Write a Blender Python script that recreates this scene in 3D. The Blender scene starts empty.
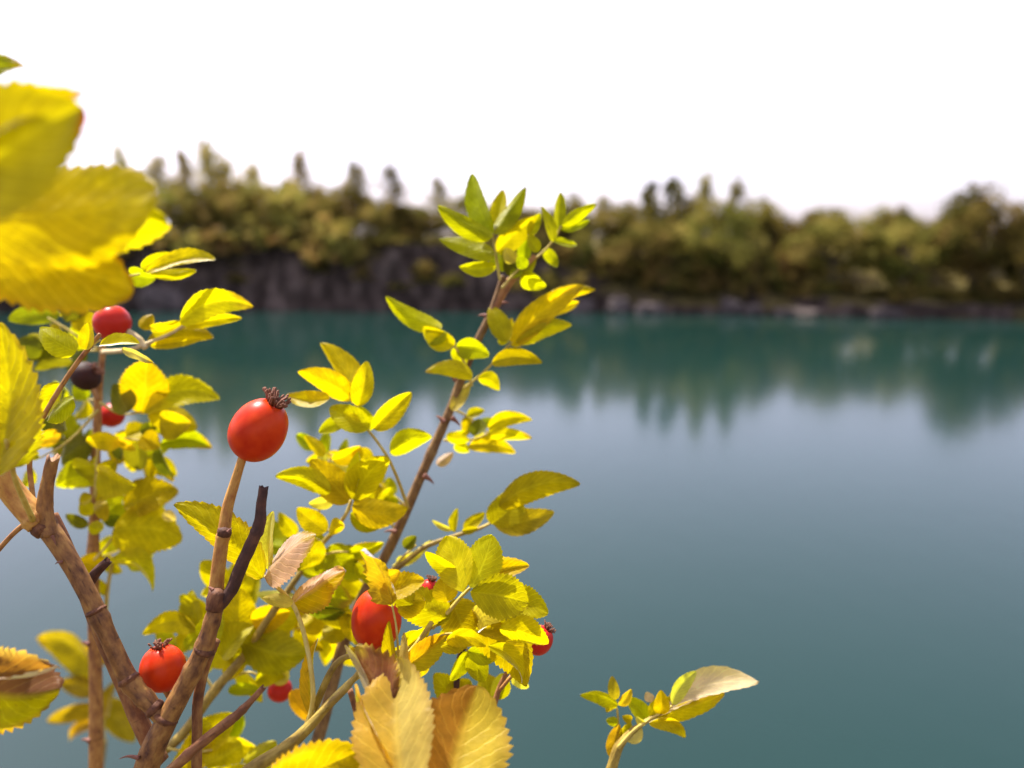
import bpy, math, random
from mathutils import Vector, Matrix, noise as mn
R = math.radians
rnd = random.Random(7)
sc = bpy.context.scene

# ------------------------------------------------------------------ camera
CH = 8.8                       # camera height over the water
PITCH = R(10.2)
F = 773.0                      # focal length in pixels of a 1024 wide frame
cam = bpy.data.cameras.new('camera'); camo = bpy.data.objects.new('camera', cam)
sc.collection.objects.link(camo); sc.camera = camo
camo.location = (0, 0, CH); camo.rotation_euler = (R(90) - PITCH, 0, 0)
cam.sensor_width = 36; cam.lens = 36 * F / 1024
cam.clip_start = 0.005; cam.clip_end = 8000
cam.dof.use_dof = True; cam.dof.focus_distance = 0.205; cam.dof.aperture_fstop = 8.6

# ------------------------------------------------------------------ sun, sky, exposure
SUN_EL, SUN_AZ = R(58), R(-44)          # azimuth: 0 = straight ahead over the lake, negative = left
S = Vector((math.sin(SUN_AZ) * math.cos(SUN_EL), math.cos(SUN_AZ) * math.cos(SUN_EL), math.sin(SUN_EL)))
w = bpy.data.worlds.new('World'); sc.world = w; w.use_nodes = True
bg = w.node_tree.nodes['Background']
sky = w.node_tree.nodes.new('ShaderNodeTexSky'); sky.sky_type = 'NISHITA'; sky.sun_disc = False
sky.sun_elevation = SUN_EL; sky.sun_rotation = SUN_AZ
sky.air_density = 1.0; sky.dust_density = 2.3; sky.ozone_density = 1.0
pale = w.node_tree.nodes.new('ShaderNodeHueSaturation'); pale.inputs['Saturation'].default_value = .5     # milky late-summer sky
w.node_tree.links.new(sky.outputs[0], pale.inputs['Color']); tnt = w.node_tree.nodes.new('ShaderNodeMixRGB'); tnt.blend_type = 'MULTIPLY'; tnt.inputs[0].default_value = 1; tnt.inputs[2].default_value = (1.03, .935, 1.09, 1)
w.node_tree.links.new(pale.outputs[0], tnt.inputs[1]); w.node_tree.links.new(tnt.outputs[0], bg.inputs[0])
bg.inputs[1].default_value = 0.146
sl = bpy.data.lights.new('sun', 'SUN'); sl.energy = 5.0; sl.angle = R(0.5); sl.color = (1, .94, .84)
so = bpy.data.objects.new('sun', sl); sc.collection.objects.link(so)
so.rotation_euler = S.to_track_quat('Z', 'Y').to_euler(); so.location = (0, 0, 60)
sc.view_settings.view_transform = 'Standard'; sc.view_settings.look = 'None'
sc.view_settings.gamma = 1; sc.view_settings.exposure = 1.1
sc.cycles.use_denoising = True
sc.cycles.max_bounces = 8; sc.cycles.transmission_bounces = 6; sc.cycles.transparent_max_bounces = 6
sc.cycles.caustics_reflective = False; sc.cycles.caustics_refractive = False

RIGHT = Vector((1, 0, 0)); UP = Vector((0, math.sin(PITCH), math.cos(PITCH)))
FWD = Vector((0, math.cos(PITCH), -math.sin(PITCH))); C0 = Vector((0, 0, CH))
def P(px, py, d):
    return C0 + d * (FWD + RIGHT * ((px - 512) / F) + UP * ((384 - py) / F))

# ------------------------------------------------------------------ object helpers
def link(o, parent=None):
    sc.collection.objects.link(o)
    if parent is not None: o.parent = parent
    return o
def world_of(o):
    v = Vector(o.location)
    return v + world_of(o.parent) if o.parent else v
def mesh_obj(name, verts, faces, mat, parent=None, origin=None, uv=None, tint=None, smooth=True):
    """ONE mesh object; verts are world points, origin its own origin"""
    if origin is None: origin = Vector(verts[0])
    me = bpy.data.meshes.new(name)
    me.from_pydata([tuple(Vector(v) - origin) for v in verts], [], faces)
    if smooth: me.polygons.foreach_set('use_smooth', [True] * len(me.polygons))
    if uv:
        l = me.uv_layers.new(name='UVMap')
        for lo in me.loops: l.data[lo.index].uv = uv[lo.vertex_index]
    if tint:
        a = me.color_attributes.new('tint', 'FLOAT_COLOR', 'POINT')
        for i, c in enumerate(tint): a.data[i].color = (c[0], c[1], c[2], 1)
    me.materials.append(mat); me.update()
    o = bpy.data.objects.new(name, me)
    o.location = origin - (world_of(parent) if parent else Vector())
    return link(o, parent)
def thing(name, label, cat, loc, group=None):
    o = bpy.data.objects.new(name, None); link(o); o.location = loc
    o.empty_display_size = .02
    o['label'] = label; o['category'] = cat
    if group: o['group'] = group
    return o
def tag(o, label=None, cat=None, group=None, kind=None):
    if label: o['label'] = label
    if cat: o['category'] = cat
    if group: o['group'] = group
    if kind: o['kind'] = kind
    return o

# ------------------------------------------------------------------ materials
def mat(name):
    m = bpy.data.materials.new(name); m.use_nodes = True
    nt = m.node_tree; nt.nodes.clear()
    out = nt.nodes.new('ShaderNodeOutputMaterial')
    def N(t, **k):
        n = nt.nodes.new(t)
        for a, b in k.items():
            if a.startswith('i_'): n.inputs[a[2:].replace('_', ' ')].default_value = b
            else: setattr(n, a, b)
        return n
    def L(a, b): nt.links.new(a, b)
    return m, N, L, out
def ramp(N, stops):
    r = N('ShaderNodeValToRGB'); e = r.color_ramp.elements
    while len(e) < len(stops): e.new(.5)
    for i, (p, c) in enumerate(stops): e[i].position = p; e[i].color = (*c, 1)
    return r

def leaf_material():
    m, N, L, out = mat('leaf_blade')
    at = N('ShaderNodeAttribute', attribute_name='tint')
    uv = N('ShaderNodeUVMap'); sep = N('ShaderNodeSeparateXYZ'); L(uv.outputs[0], sep.inputs[0])
    tc = N('ShaderNodeTexCoord')
    n1 = N('ShaderNodeTexNoise', i_Scale=260.0, i_Detail=4.0); L(tc.outputs['Object'], n1.inputs['Vector'])
    n2 = N('ShaderNodeTexNoise', i_Scale=900.0, i_Detail=2.0); L(tc.outputs['Object'], n2.inputs['Vector'])
    # v in -1..1
    v = N('ShaderNodeMath', operation='MULTIPLY_ADD'); v.inputs[1].default_value = 2; v.inputs[2].default_value = -1
    L(sep.outputs[1], v.inputs[0])
    av = N('ShaderNodeMath', operation='ABSOLUTE'); L(v.outputs[0], av.inputs[0])
    # lateral veins run forward from the midrib
    ph = N('ShaderNodeMath', operation='MULTIPLY_ADD'); ph.inputs[1].default_value = -.32; L(av.outputs[0], ph.inputs[0]); L(sep.outputs[0], ph.inputs[2])
    ir = N('ShaderNodeMath', operation='MULTIPLY_ADD'); ir.inputs[1].default_value = .10; L(n1.outputs[0], ir.inputs[0]); L(ph.outputs[0], ir.inputs[2])
    fr = N('ShaderNodeMath', operation='MULTIPLY'); fr.inputs[1].default_value = 2 * math.pi * 9; L(ir.outputs[0], fr.inputs[0])
    si = N('ShaderNodeMath', operation='SINE'); L(fr.outputs[0], si.inputs[0])
    sv = N('ShaderNodeMapRange', i_From_Min=.72, i_From_Max=1.0); L(si.outputs[0], sv.inputs[0])
    mid = N('ShaderNodeMapRange', i_From_Min=.09, i_From_Max=.02); L(av.outputs[0], mid.inputs[0])
    vein = N('ShaderNodeMath', operation='MAXIMUM'); L(sv.outputs[0], vein.inputs[0]); L(mid.outputs[0], vein.inputs[1])
    mot = N('ShaderNodeMapRange', i_From_Min=.3, i_From_Max=.7, i_To_Min=.8, i_To_Max=1.15); L(n1.outputs[0], mot.inputs[0])
    c1 = N('ShaderNodeVectorMath', operation='SCALE'); L(at.outputs['Color'], c1.inputs[0]); L(mot.outputs[0], c1.inputs['Scale'])
    vf = N('ShaderNodeMath', operation='MULTIPLY'); vf.inputs[1].default_value = .5; L(vein.outputs[0], vf.inputs[0])
    mx = N('ShaderNodeMixRGB'); vc = N('ShaderNodeVectorMath', operation='MULTIPLY_ADD'); vc.inputs[1].default_value = (1.25, 1.3, 1.3); vc.inputs[2].default_value = (.05, .05, .01)
    L(c1.outputs[0], vc.inputs[0]); L(vc.outputs[0], mx.inputs['Color2'])
    L(vf.outputs[0], mx.inputs['Fac']); L(c1.outputs[0], mx.inputs['Color1'])
    spt = N('ShaderNodeMapRange', i_From_Min=.70, i_From_Max=.76, i_To_Max=.55); L(n2.outputs[0], spt.inputs[0])
    m2 = N('ShaderNodeMixRGB'); m2.inputs['Color2'].default_value = (.22, .09, .02, 1)
    L(spt.outputs[0], m2.inputs['Fac']); L(mx.outputs[0], m2.inputs['Color1'])
    hgt = N('ShaderNodeMath', operation='MULTIPLY_ADD'); hgt.inputs[1].default_value = -.9; L(vein.outputs[0], hgt.inputs[0]); L(n2.outputs[0], hgt.inputs[2])
    bp = N('ShaderNodeBump', i_Strength=.25, i_Distance=.0004); L(hgt.outputs[0], bp.inputs['Height'])
    df = N('ShaderNodeBsdfDiffuse'); tr = N('ShaderNodeBsdfTranslucent')
    L(m2.outputs[0], df.inputs[0]); L(bp.outputs[0], df.inputs['Normal']); L(bp.outputs[0], tr.inputs['Normal'])
    tm = N('ShaderNodeMixRGB', blend_type='MULTIPLY'); tm.inputs['Fac'].default_value = 1; tm.inputs['Color2'].default_value = (1.3, 1.26, .2, 1)
    L(m2.outputs[0], tm.inputs['Color1']); L(tm.outputs[0], tr.inputs[0])
    ms = N('ShaderNodeMixShader'); ms.inputs[0].default_value = .66; L(df.outputs[0], ms.inputs[1]); L(tr.outputs[0], ms.inputs[2])
    gl = N('ShaderNodeBsdfGlossy', i_Roughness=.42); gl.inputs['Color'].default_value = (1, .97, .9, 1); L(bp.outputs[0], gl.inputs['Normal'])
    fz = N('ShaderNodeFresnel', i_IOR=1.13); L(bp.outputs[0], fz.inputs['Normal'])
    m3 = N('ShaderNodeMixShader'); L(fz.outputs[0], m3.inputs[0]); L(ms.outputs[0], m3.inputs[1]); L(gl.outputs[0], m3.inputs[2])
    L(m3.outputs[0], out.inputs[0]); return m
LEAF = leaf_material()

def bark_material(name, a, b, c, rough=.6):
    m, N, L, out = mat(name)
    tc = N('ShaderNodeTexCoord')
    at = N('ShaderNodeAttribute', attribute_name='grain')      # runs round the stem in xy, along it in z
    mp1 = N('ShaderNodeMapping'); mp1.inputs['Scale'].default_value = (1, 1, .6); L(at.outputs['Vector'], mp1.inputs[0])
    n1 = N('ShaderNodeTexNoise', i_Scale=420.0, i_Detail=6.0, i_Roughness=.6); L(mp1.outputs[0], n1.inputs['Vector'])
    n2 = N('ShaderNodeTexNoise', i_Scale=1500.0, i_Detail=3.0)
    mp = N('ShaderNodeMapping'); mp.inputs['Scale'].default_value = (1, 1, .2); L(at.outputs['Vector'], mp.inputs[0]); L(mp.outputs[0], n2.inputs['Vector'])
    r = ramp(N, [(.30, a), (.52, b), (.72, c)]); L(n1.outputs[0], r.inputs[0])
    mr = N('ShaderNodeMapping'); mr.inputs['Scale'].default_value = (.15, .15, 1); L(at.outputs['Vector'], mr.inputs[0])
    n3 = N('ShaderNodeTexNoise', i_Scale=520.0, i_Detail=1.0); L(mr.outputs[0], n3.inputs['Vector'])
    ring = N('ShaderNodeMapRange', i_From_Min=.70, i_From_Max=.76, i_To_Max=.7); L(n3.outputs[0], ring.inputs[0])
    sp = N('ShaderNodeMapRange', i_From_Min=.62, i_From_Max=.72, i_To_Max=.6); L(n2.outputs[0], sp.inputs[0])
    mx = N('ShaderNodeMixRGB'); mx.inputs['Color2'].default_value = (a[0] * .35, a[1] * .3, a[2] * .3, 1); L(sp.outputs[0], mx.inputs['Fac']); L(r.outputs[0], mx.inputs['Color1'])
    mg = N('ShaderNodeMixRGB'); mg.inputs['Color2'].default_value = (a[0] * .5, a[1] * .45, a[2] * .45, 1); L(ring.outputs[0], mg.inputs['Fac']); L(mx.outputs[0], mg.inputs['Color1'])
    bp = N('ShaderNodeBump', i_Strength=.55, i_Distance=.0005); L(n2.outputs[0], bp.inputs['Height'])
    p = N('ShaderNodeBsdfPrincipled', i_Roughness=rough); p.inputs['Specular IOR Level'].default_value = .3; L(mg.outputs[0], p.inputs['Base Color']); L(bp.outputs[0], p.inputs['Normal'])
    p.inputs['Subsurface Weight'].default_value = 0
    L(p.outputs[0], out.inputs[0]); return m
BARK = {
 'tan': bark_material('cane_bark_tan', (.17, .06, .025), (.36, .17, .045), (.50, .28, .08)),
 'red': bark_material('cane_bark_reddish', (.11, .04, .02), (.23, .095, .035), (.36, .19, .06)),
 'dark': bark_material('dead_twig_bark', (.035, .016, .012), (.07, .03, .02), (.14, .06, .035), .75),
 'olive': bark_material('green_cane_bark', (.16, .10, .02), (.29, .20, .035), (.42, .31, .06)),
 'pet': bark_material('petiole_skin', (.40, .27, .05), (.52, .40, .08), (.58, .48, .16)),
 'pale': bark_material('pale_petiole_skin', (.45, .33, .15), (.58, .46, .24), (.66, .56, .35)),
 'stalk': bark_material('hip_stalk_skin', (.30, .11, .03), (.46, .23, .05), (.56, .33, .08)),
 'main': bark_material('old_cane_bark', (.08, .030, .015), (.25, .115, .034), (.39, .215, .055)),
 'node': bark_material('node_scar_bark', (.045, .018, .011), (.12, .045, .02), (.24, .105, .04), .7),
 'calyx': bark_material('dry_sepals', (.10, .04, .025), (.20, .085, .05), (.34, .17, .10), .8),
 'brown': bark_material('thorny_cane_bark', (.10, .045, .017), (.19, .105, .035), (.29, .18, .065)),
 'thorn': bark_material('thorn_horn', (.12, .04, .03), (.2, .08, .05), (.3, .14, .09)),
}
def hip_material(name, c1, c2, rough=.34):
    m, N, L, out = mat(name)
    tc = N('ShaderNodeTexCoord')
    n1 = N('ShaderNodeTexNoise', i_Scale=140.0, i_Detail=3.0); L(tc.outputs['Object'], n1.inputs['Vector'])
    n2 = N('ShaderNodeTexNoise', i_Scale=620.0, i_Detail=2.0); L(tc.outputs['Object'], n2.inputs['Vector'])
    r = ramp(N, [(.35, c1), (.65, c2)]); L(n1.outputs[0], r.inputs[0])
    sp = N('ShaderNodeMapRange', i_From_Min=.73, i_From_Max=.78, i_To_Max=.6); L(n2.outputs[0], sp.inputs[0])
    mx = N('ShaderNodeMixRGB'); mx.inputs['Color2'].default_value = (.16, .02, .01, 1); L(sp.outputs[0], mx.inputs['Fac']); L(r.outputs[0], mx.inputs['Color1'])
    bp = N('ShaderNodeBump', i_Strength=.12, i_Distance=.0005); L(n1.outputs[0], bp.inputs['Height'])
    p = N('ShaderNodeBsdfPrincipled', i_Roughness=rough); L(mx.outputs[0], p.inputs['Base Color']); L(bp.outputs[0], p.inputs['Normal'])
    p.inputs['Subsurface Weight'].default_value = .35; p.inputs['Subsurface Radius'].default_value = (1, .25, .08); p.inputs['Subsurface Scale'].default_value = .002
    p.inputs['Specular IOR Level'].default_value = .13
    L(p.outputs[0], out.inputs[0]); return m
HIP = hip_material('rose_hip_skin', (.45, .022, .004), (.60, .055, .007))
HIPRED = hip_material('rose_hip_dark_skin', (.42, .018, .014), (.52, .03, .016))
HIPDEAD = hip_material('dried_hip_skin', (.03, .014, .012), (.055, .022, .016), .6)

def simple_noise_mat(name, stops, scale, rough=.85, bump=0., bdist=.1, detail=5., trans=None, spec=.3):
    m, N, L, out = mat(name)
    tc = N('ShaderNodeTexCoord'); ge = N('ShaderNodeNewGeometry')
    n1 = N('ShaderNodeTexNoise', i_Scale=scale, i_Detail=detail, i_Roughness=.62); L(ge.outputs['Position'], n1.inputs['Vector'])
    r = ramp(N, stops); L(n1.outputs[0], r.inputs[0])
    p = N('ShaderNodeBsdfPrincipled', i_Roughness=rough); p.inputs['Specular IOR Level'].default_value = spec
    L(r.outputs[0], p.inputs['Base Color'])
    if bump:
        b = N('ShaderNodeBump', i_Strength=bump, i_Distance=bdist); L(n1.outputs[0], b.inputs['Height']); L(b.outputs[0], p.inputs['Normal'])
    L(p.outputs[0], out.inputs[0]); return m
ROCK = simple_noise_mat('quarry_rock', [(.30, (.05, .038, .033)), (.5, (.10, .078, .068)), (.68, (.19, .15, .13))], .35, bump=.8, bdist=.5)
def terrain_material():
    m, N, L, out = mat('quarry_terrain')
    ge = N('ShaderNodeNewGeometry'); se = N('ShaderNodeSeparateXYZ'); L(ge.outputs['Normal'], se.inputs[0])
    n1 = N('ShaderNodeTexNoise', i_Scale=.4, i_Detail=8.0, i_Roughness=.65); L(ge.outputs['Position'], n1.inputs['Vector'])
    mp = N('ShaderNodeMapping'); mp.inputs['Scale'].default_value = (.7, .7, .45); L(ge.outputs['Position'], mp.inputs[0])
    n2 = N('ShaderNodeTexNoise', i_Scale=.8, i_Detail=6.0); L(mp.outputs[0], n2.inputs['Vector'])
    r1 = ramp(N, [(.32, (.028, .019, .014)), (.5, (.068, .048, .037)), (.68, (.17, .125, .098))]); L(n2.outputs[0], r1.inputs[0])
    r2 = ramp(N, [(.3, (.07, .06, .02)), (.55, (.14, .11, .035)), (.75, (.2, .15, .06))]); L(n1.outputs[0], r2.inputs[0])
    k = N('ShaderNodeMapRange', i_From_Min=.55, i_From_Max=.8); L(se.outputs[2], k.inputs[0])
    mx = N('ShaderNodeMixRGB'); L(k.outputs[0], mx.inputs['Fac']); L(r1.outputs[0], mx.inputs['Color1']); L(r2.outputs[0], mx.inputs['Color2'])
    b = N('ShaderNodeBump', i_Strength=.9, i_Distance=.6); L(n1.outputs[0], b.inputs['Height'])
    p = N('ShaderNodeBsdfPrincipled', i_Roughness=.9); p.inputs['Specular IOR Level'].default_value = .13
    L(mx.outputs[0], p.inputs['Base Color']); L(b.outputs[0], p.inputs['Normal']); L(p.outputs[0], out.inputs[0]); return m
TERRAIN = terrain_material()
BANK = simple_noise_mat('bank_soil', [(.3, (.045, .045, .018)), (.55, (.11, .09, .045)), (.75, (.17, .14, .085))], 3.0, bump=.6, bdist=.05)
TRUNK = simple_noise_mat('tree_bark', [(.35, (.05, .04, .03)), (.65, (.13, .1, .075))], 2.0, bump=.4, bdist=.05)

def water_material():
    m, N, L, out = mat('lake_water')
    ge = N('ShaderNodeNewGeometry')
    mp = N('ShaderNodeMapping'); mp.inputs['Scale'].default_value = (1.0, .55, 1); L(ge.outputs['Position'], mp.inputs[0])
    n1 = N('ShaderNodeTexNoise', i_Scale=1.1, i_Detail=3.0, i_Roughness=.5); L(mp.outputs[0], n1.inputs['Vector'])
    n2 = N('ShaderNodeTexNoise', i_Scale=.035, i_Detail=3.0); L(ge.outputs['Position'], n2.inputs['Vector'])
    r = ramp(N, [(.3, (.0055, .0245, .0205)), (.7, (.0072, .029, .0235))]); L(n2.outputs[0], r.inputs[0])
    b = N('ShaderNodeBump', i_Strength=.16, i_Distance=.05); L(n1.outputs[0], b.inputs['Height'])
    p = N('ShaderNodeBsdfPrincipled', i_Roughness=.11, i_IOR=1.333); L(r.outputs[0], p.inputs['Base Color']); L(b.outputs[0], p.inputs['Normal'])
    L(p.outputs[0], out.inputs[0]); return m
WATER = water_material()

def crown_material():
    m, N, L, out = mat('tree_foliage')
    at = N('ShaderNodeAttribute', attribute_name='tint'); oi = N('ShaderNodeObjectInfo')
    hs = N('ShaderNodeHueSaturation')
    a = N('ShaderNodeMapRange', i_To_Min=.485, i_To_Max=.515); L(oi.outputs['Random'], a.inputs[0]); L(a.outputs[0], hs.inputs['Hue'])
    b = N('ShaderNodeMapRange', i_To_Min=.75, i_To_Max=1.25); L(oi.outputs['Random'], b.inputs[0]); L(b.outputs[0], hs.inputs['Value'])
    mu = N('ShaderNodeMixRGB', blend_type='MULTIPLY'); mu.inputs['Fac'].default_value = 1
    L(at.outputs['Color'], mu.inputs['Color1']); L(oi.outputs['Color'], mu.inputs['Color2']); L(mu.outputs[0], hs.inputs['Color'])
    d = N('ShaderNodeBsdfDiffuse'); t = N('ShaderNodeBsdfTranslucent'); L(hs.outputs[0], d.inputs[0]); L(hs.outputs[0], t.inputs[0])
    ms = N('ShaderNodeMixShader'); ms.inputs[0].default_value = .36; L(d.outputs[0], ms.inputs[1]); L(t.outputs[0], ms.inputs[2])
    L(ms.outputs[0], out.inputs[0]); return m
CROWN = crown_material()

# ------------------------------------------------------------------ the lake basin
def sstep(a, b, x):
    t = max(0, min(1, (x - a) / (b - a))); return t * t * (3 - 2 * t)
def shore(t):
    c, s_ = math.cos(t), math.sin(t)
    x = 130 * c
    if s_ >= 0:
        b = 46 - (.10 * x if x > 0 else .13 * x)
        y = 58 + b * s_
    else: y = 58 + 51.5 * s_
    k = 1.3 * mn.noise(Vector((x * .09, y * .09, 3))) + .7 * mn.noise(Vector((x * .3, y * .3, 9)))
    return Vector((x, y + (k if s_ > 0 else .3 * k), 0))
def outward(t):
    e = .02
    d = (shore(t + e) - shore(t - e)); n = Vector((d.y, -d.x, 0)); n.normalize(); return n
def ledge(x):                                  # height of the cliff edge along the far bank
    left = 9.0 + .7 * mn.noise(Vector((x * .05, 1, 0)))
    right = 2.9 + .8 * mn.noise(Vector((x * .11, 5, 0)))
    k = sstep(-12, 26, x)
    return left * (1 - k) + right * k
def bank_z(r, t):
    p = shore(t); x = p.x; far = math.sin(t)
    if far < 0: x = -60                      # near side: high bank all along
    H = ledge(x)
    if r <= 0: return r * .8
    z = H * min(1, (r / 3.2)) ** .7 if r < 3.2 else H
    top = 10.3 if x < 0 else 10.3 - 2.3 * sstep(0, 40, x)
    if r > 3.2: z = H + (top - H) * sstep(3.2, 26, r)
    if r > 26: z += .01 * (r - 26)
    return z
def near_z(x, y):
    z = 8.08 + .10 * mn.noise(Vector((x * .9, y * .9, 0))) + .03 * mn.noise(Vector((x * 4, y * 4, 4)))
    if y > .62: z -= 1.3 * (y - .62) + .25 * abs(mn.noise(Vector((x * .7, y * .7, 8)))) * min(1, y - .62)
    return z
def build_basin():
    ts = [math.pi * i / 620 for i in range(621)] + [math.pi + math.pi * (i + 1) / 160 for i in range(159)]
    rs = [-6, -2, 0, .25, .6, 1.0, 1.4, 1.9, 2.4, 3.0, 3.6, 5, 7, 10, 14, 19, 26, 40, 70, 140, 400, 1200, 3500]
    vs, fs = [], []
    for t in ts:
        p, n = shore(t), outward(t)
        for r in rs:
            q = p + n * r; z = bank_z(r, t)
            if 0 < r < 4:
                k = 1.7 * mn.noise(Vector((q.x * .28, q.y * .28, z * .25))) + .7 * mn.noise(Vector((q.x * .9, q.y * .9, z * 1.1)))
                q = q + n * k * min(1, r); z += .25 * mn.noise(q * .8)
            elif r >= 4 and r < 100: z += .5 * mn.noise(Vector((q.x * .13, q.y * .13, 2)))
            if q.y < 12 and r > -1:                 # the near bank has its own finer ground
                kx = 1 - sstep(11, 16, abs(q.x)); z = z * (1 - kx) + min(z, (near_z(q.x, q.y) if q.y < 7 else -1) - .8) * kx
            vs.append(Vector((q.x, q.y, z)))
    nr, nt_ = len(rs), len(ts)
    for i in range(nt_):
        j = (i + 1) % nt_
        for k in range(nr - 1): fs.append((i * nr + k, i * nr + k + 1, j * nr + k + 1, j * nr + k))
    o = mesh_obj('terrain', vs, fs, TERRAIN, origin=Vector((0, 58, 0)), smooth=True); o['kind'] = 'structure'
    wv, wf = [Vector((0, 58, 0))], []
    n = 160
    for i in range(n):
        t = 2 * math.pi * i / n; wv.append(shore(t) + outward(t) * 4.0)
    for i in range(n): wf.append((0, 1 + i, 1 + (i + 1) % n))
    o = mesh_obj('water', wv, wf, WATER, origin=Vector((0, 58, 0)), smooth=False); o['kind'] = 'structure'
build_basin()
def build_near_bank():
    xs = [-13 + 26 * i / 104 for i in range(105)]; ys = [-12 + .5 * i for i in range(20)] + [-2 + .2 * i for i in range(46)]
    vs = [Vector((x, y, near_z(x, y))) for x in xs for y in ys]; n = len(ys)
    fs = [(i * n + k, (i + 1) * n + k, (i + 1) * n + k + 1, i * n + k + 1) for i in range(len(xs) - 1) for k in range(n - 1)]
    o = mesh_obj('near_bank_ground', vs, fs, BANK, origin=Vector((0, 0, 8))); o['kind'] = 'structure'
build_near_bank()

# ------------------------------------------------------------------ trees and bushes over the far bank
def rand_unit(r):
    while True:
        v = Vector((r.uniform(-1, 1), r.uniform(-1, 1), r.uniform(-1, 1)))
        if .05 < v.length < 1: return v.normalized()
def leaf_cloud(r, clumps, per, size, cols):
    """leaf faces scattered in clumps; clumps = (centre, radius)"""
    vs, fs, tint = [], [], []
    for c, rad in clumps:
        cc = r.choice(cols); f0 = r.uniform(.75, 1.2)
        for _ in range(per):
            p = c + rand_unit(r) * rad * (r.random() ** .45)
            a = rand_unit(r); b = a.cross(rand_unit(r)).normalized()
            s = size * r.uniform(.6, 1.4); i = len(vs)
            vs += [p - a * s, p - b * s * .55, p + a * s, p + b * s * .55]
            fs.append((i, i + 1, i + 2, i + 3)); k = f0 * r.uniform(.8, 1.2)
            tint += [(cc[0] * k, cc[1] * k, cc[2] * k)] * 4
    return vs, fs, tint
def limb_tubes(paths, sides=6):
    vs, fs = [], []
    for pts, rad in paths:
        base = len(vs)
        for i, p in enumerate(pts):
            d = (pts[min(i + 1, len(pts) - 1)] - pts[max(i - 1, 0)]).normalized()
            a = d.orthogonal().normalized(); b = d.cross(a)
            for k in range(sides):
                an = 2 * math.pi * k / sides; vs.append(p + (a * math.cos(an) + b * math.sin(an)) * rad[i])
        for i in range(len(pts) - 1):
            for k in range(sides):
                k2 = (k + 1) % sides
                fs.append((base + i * sides + k, base + i * sides + k2, base + (i + 1) * sides + k2, base + (i + 1) * sides + k))
    return vs, fs
OLIVE = [(.21, .175, .038), (.245, .19, .045), (.17, .145, .034), (.28, .21, .058)]
GREEN = [(.145, .14, .03), (.165, .15, .036), (.12, .115, .03)]
GOLD = [(.27, .18, .05), (.23, .155, .045), (.31, .21, .07)]
def make_tree(kind, seed):
    """unit tree: 1 m high, about 1 m across; scaled when placed. returns (trunk data, crown data)"""
    r = random.Random(seed); cl = []; paths = []
    Z = Vector((0, 0, 1))
    if kind == 'spire':
        paths.append(([Vector((.02 * r.uniform(-1, 1), .02 * r.uniform(-1, 1), i / 6 * .97)) for i in range(7)], [.035 - .005 * i for i in range(7)]))
        for i in range(58):
            h = .10 + .88 * (i / 57) ** .9
            ww = .6 * (1 - (h - .08) / .95) ** .7 * r.uniform(.2, 1.25) + .03
            a = r.uniform(0, 6.28); e = Vector((math.cos(a) * ww, math.sin(a) * ww, h + .05))
            paths.append(([Vector((0, 0, h - .08)), (e + Vector((0, 0, h - .08))) * .5, e], [.008, .005, .002]))
            cl.append((e, .10 + .11 * (1 - h)))
            cl.append((e * .5 + Vector((0, 0, h * .5)), .10 + .12 * (1 - h)))
        cl = cl + [(Vector((0, 0, z)), .05) for z in (.84, .92)]
        v = leaf_cloud(r, cl, 17, .025, OLIVE)
    elif kind == 'round':
        paths.append(([Vector((.02 * r.uniform(-1, 1), 0, i / 4 * .5)) for i in range(5)], [.045, .038, .034, .03, .022]))
        for i in range(74):
            d = rand_unit(r)
            if d.z < -.9: d.z = -.9
            rr = r.uniform(.55, 1.0) * (1 + .18 * mn.noise(d * 1.7 + Vector((seed, 0, 0))))
            e = Vector((d.x * .47 * rr, d.y * .47 * rr, .56 + d.z * .42 * rr))
            if i % 3 == 0: paths.append(([Vector((0, 0, .3)), e * .5 + Vector((0, 0, .22)), e], [.018, .010, .003]))
            cl.append((e, r.uniform(.09, .17)))
        v = leaf_cloud(r, cl, 70, .026, OLIVE + GREEN[:1])
    elif kind == 'bush':
        for i in range(5):
            a = r.uniform(0, 6.28)
            paths.append(([Vector((0, 0, 0)), Vector((math.cos(a) * .14, math.sin(a) * .14, .35)), Vector((math.cos(a) * .3, math.sin(a) * .3, .7))], [.02, .013, .004]))
        for i in range(70):
            d = rand_unit(r); d.z = abs(d.z) * 1.1 - .15
            rr = r.uniform(.5, 1.0) * (1 + .25 * mn.noise(d * 2.1 + Vector((seed, 3, 0))))
            cl.append((Vector((d.x * .5 * rr, d.y * .5 * rr, .16 + d.z * .76 * rr)), r.uniform(.07, .13)))
        v = leaf_cloud(r, cl, 60, .034, GOLD + OLIVE if seed % 2 else OLIVE + GREEN)
    else:      # 'column': flat topped, dense upright crown
        paths.append(([Vector((0, 0, i / 4 * .7)) for i in range(5)], [.04, .035, .03, .025, .015]))
        for i in range(60):
            a = r.uniform(0, 6.28); h = r.uniform(.25, .94); ww = .46 * r.uniform(.5, 1) * (1 if h < .85 else .8)
            cl.append((Vector((math.cos(a) * ww, math.sin(a) * ww, h)), r.uniform(.06, .11)))
            if i % 4 == 0: paths.append(([Vector((0, 0, h * .6)), Vector((math.cos(a) * ww, math.sin(a) * ww, h)) * .6 + Vector((0, 0, h * .25)), cl[-1][0]], [.012, .008, .003]))
        v = leaf_cloud(r, cl, 60, .03, GREEN + OLIVE[:1])
    return limb_tubes(paths), v
PROTO = {}
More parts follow.
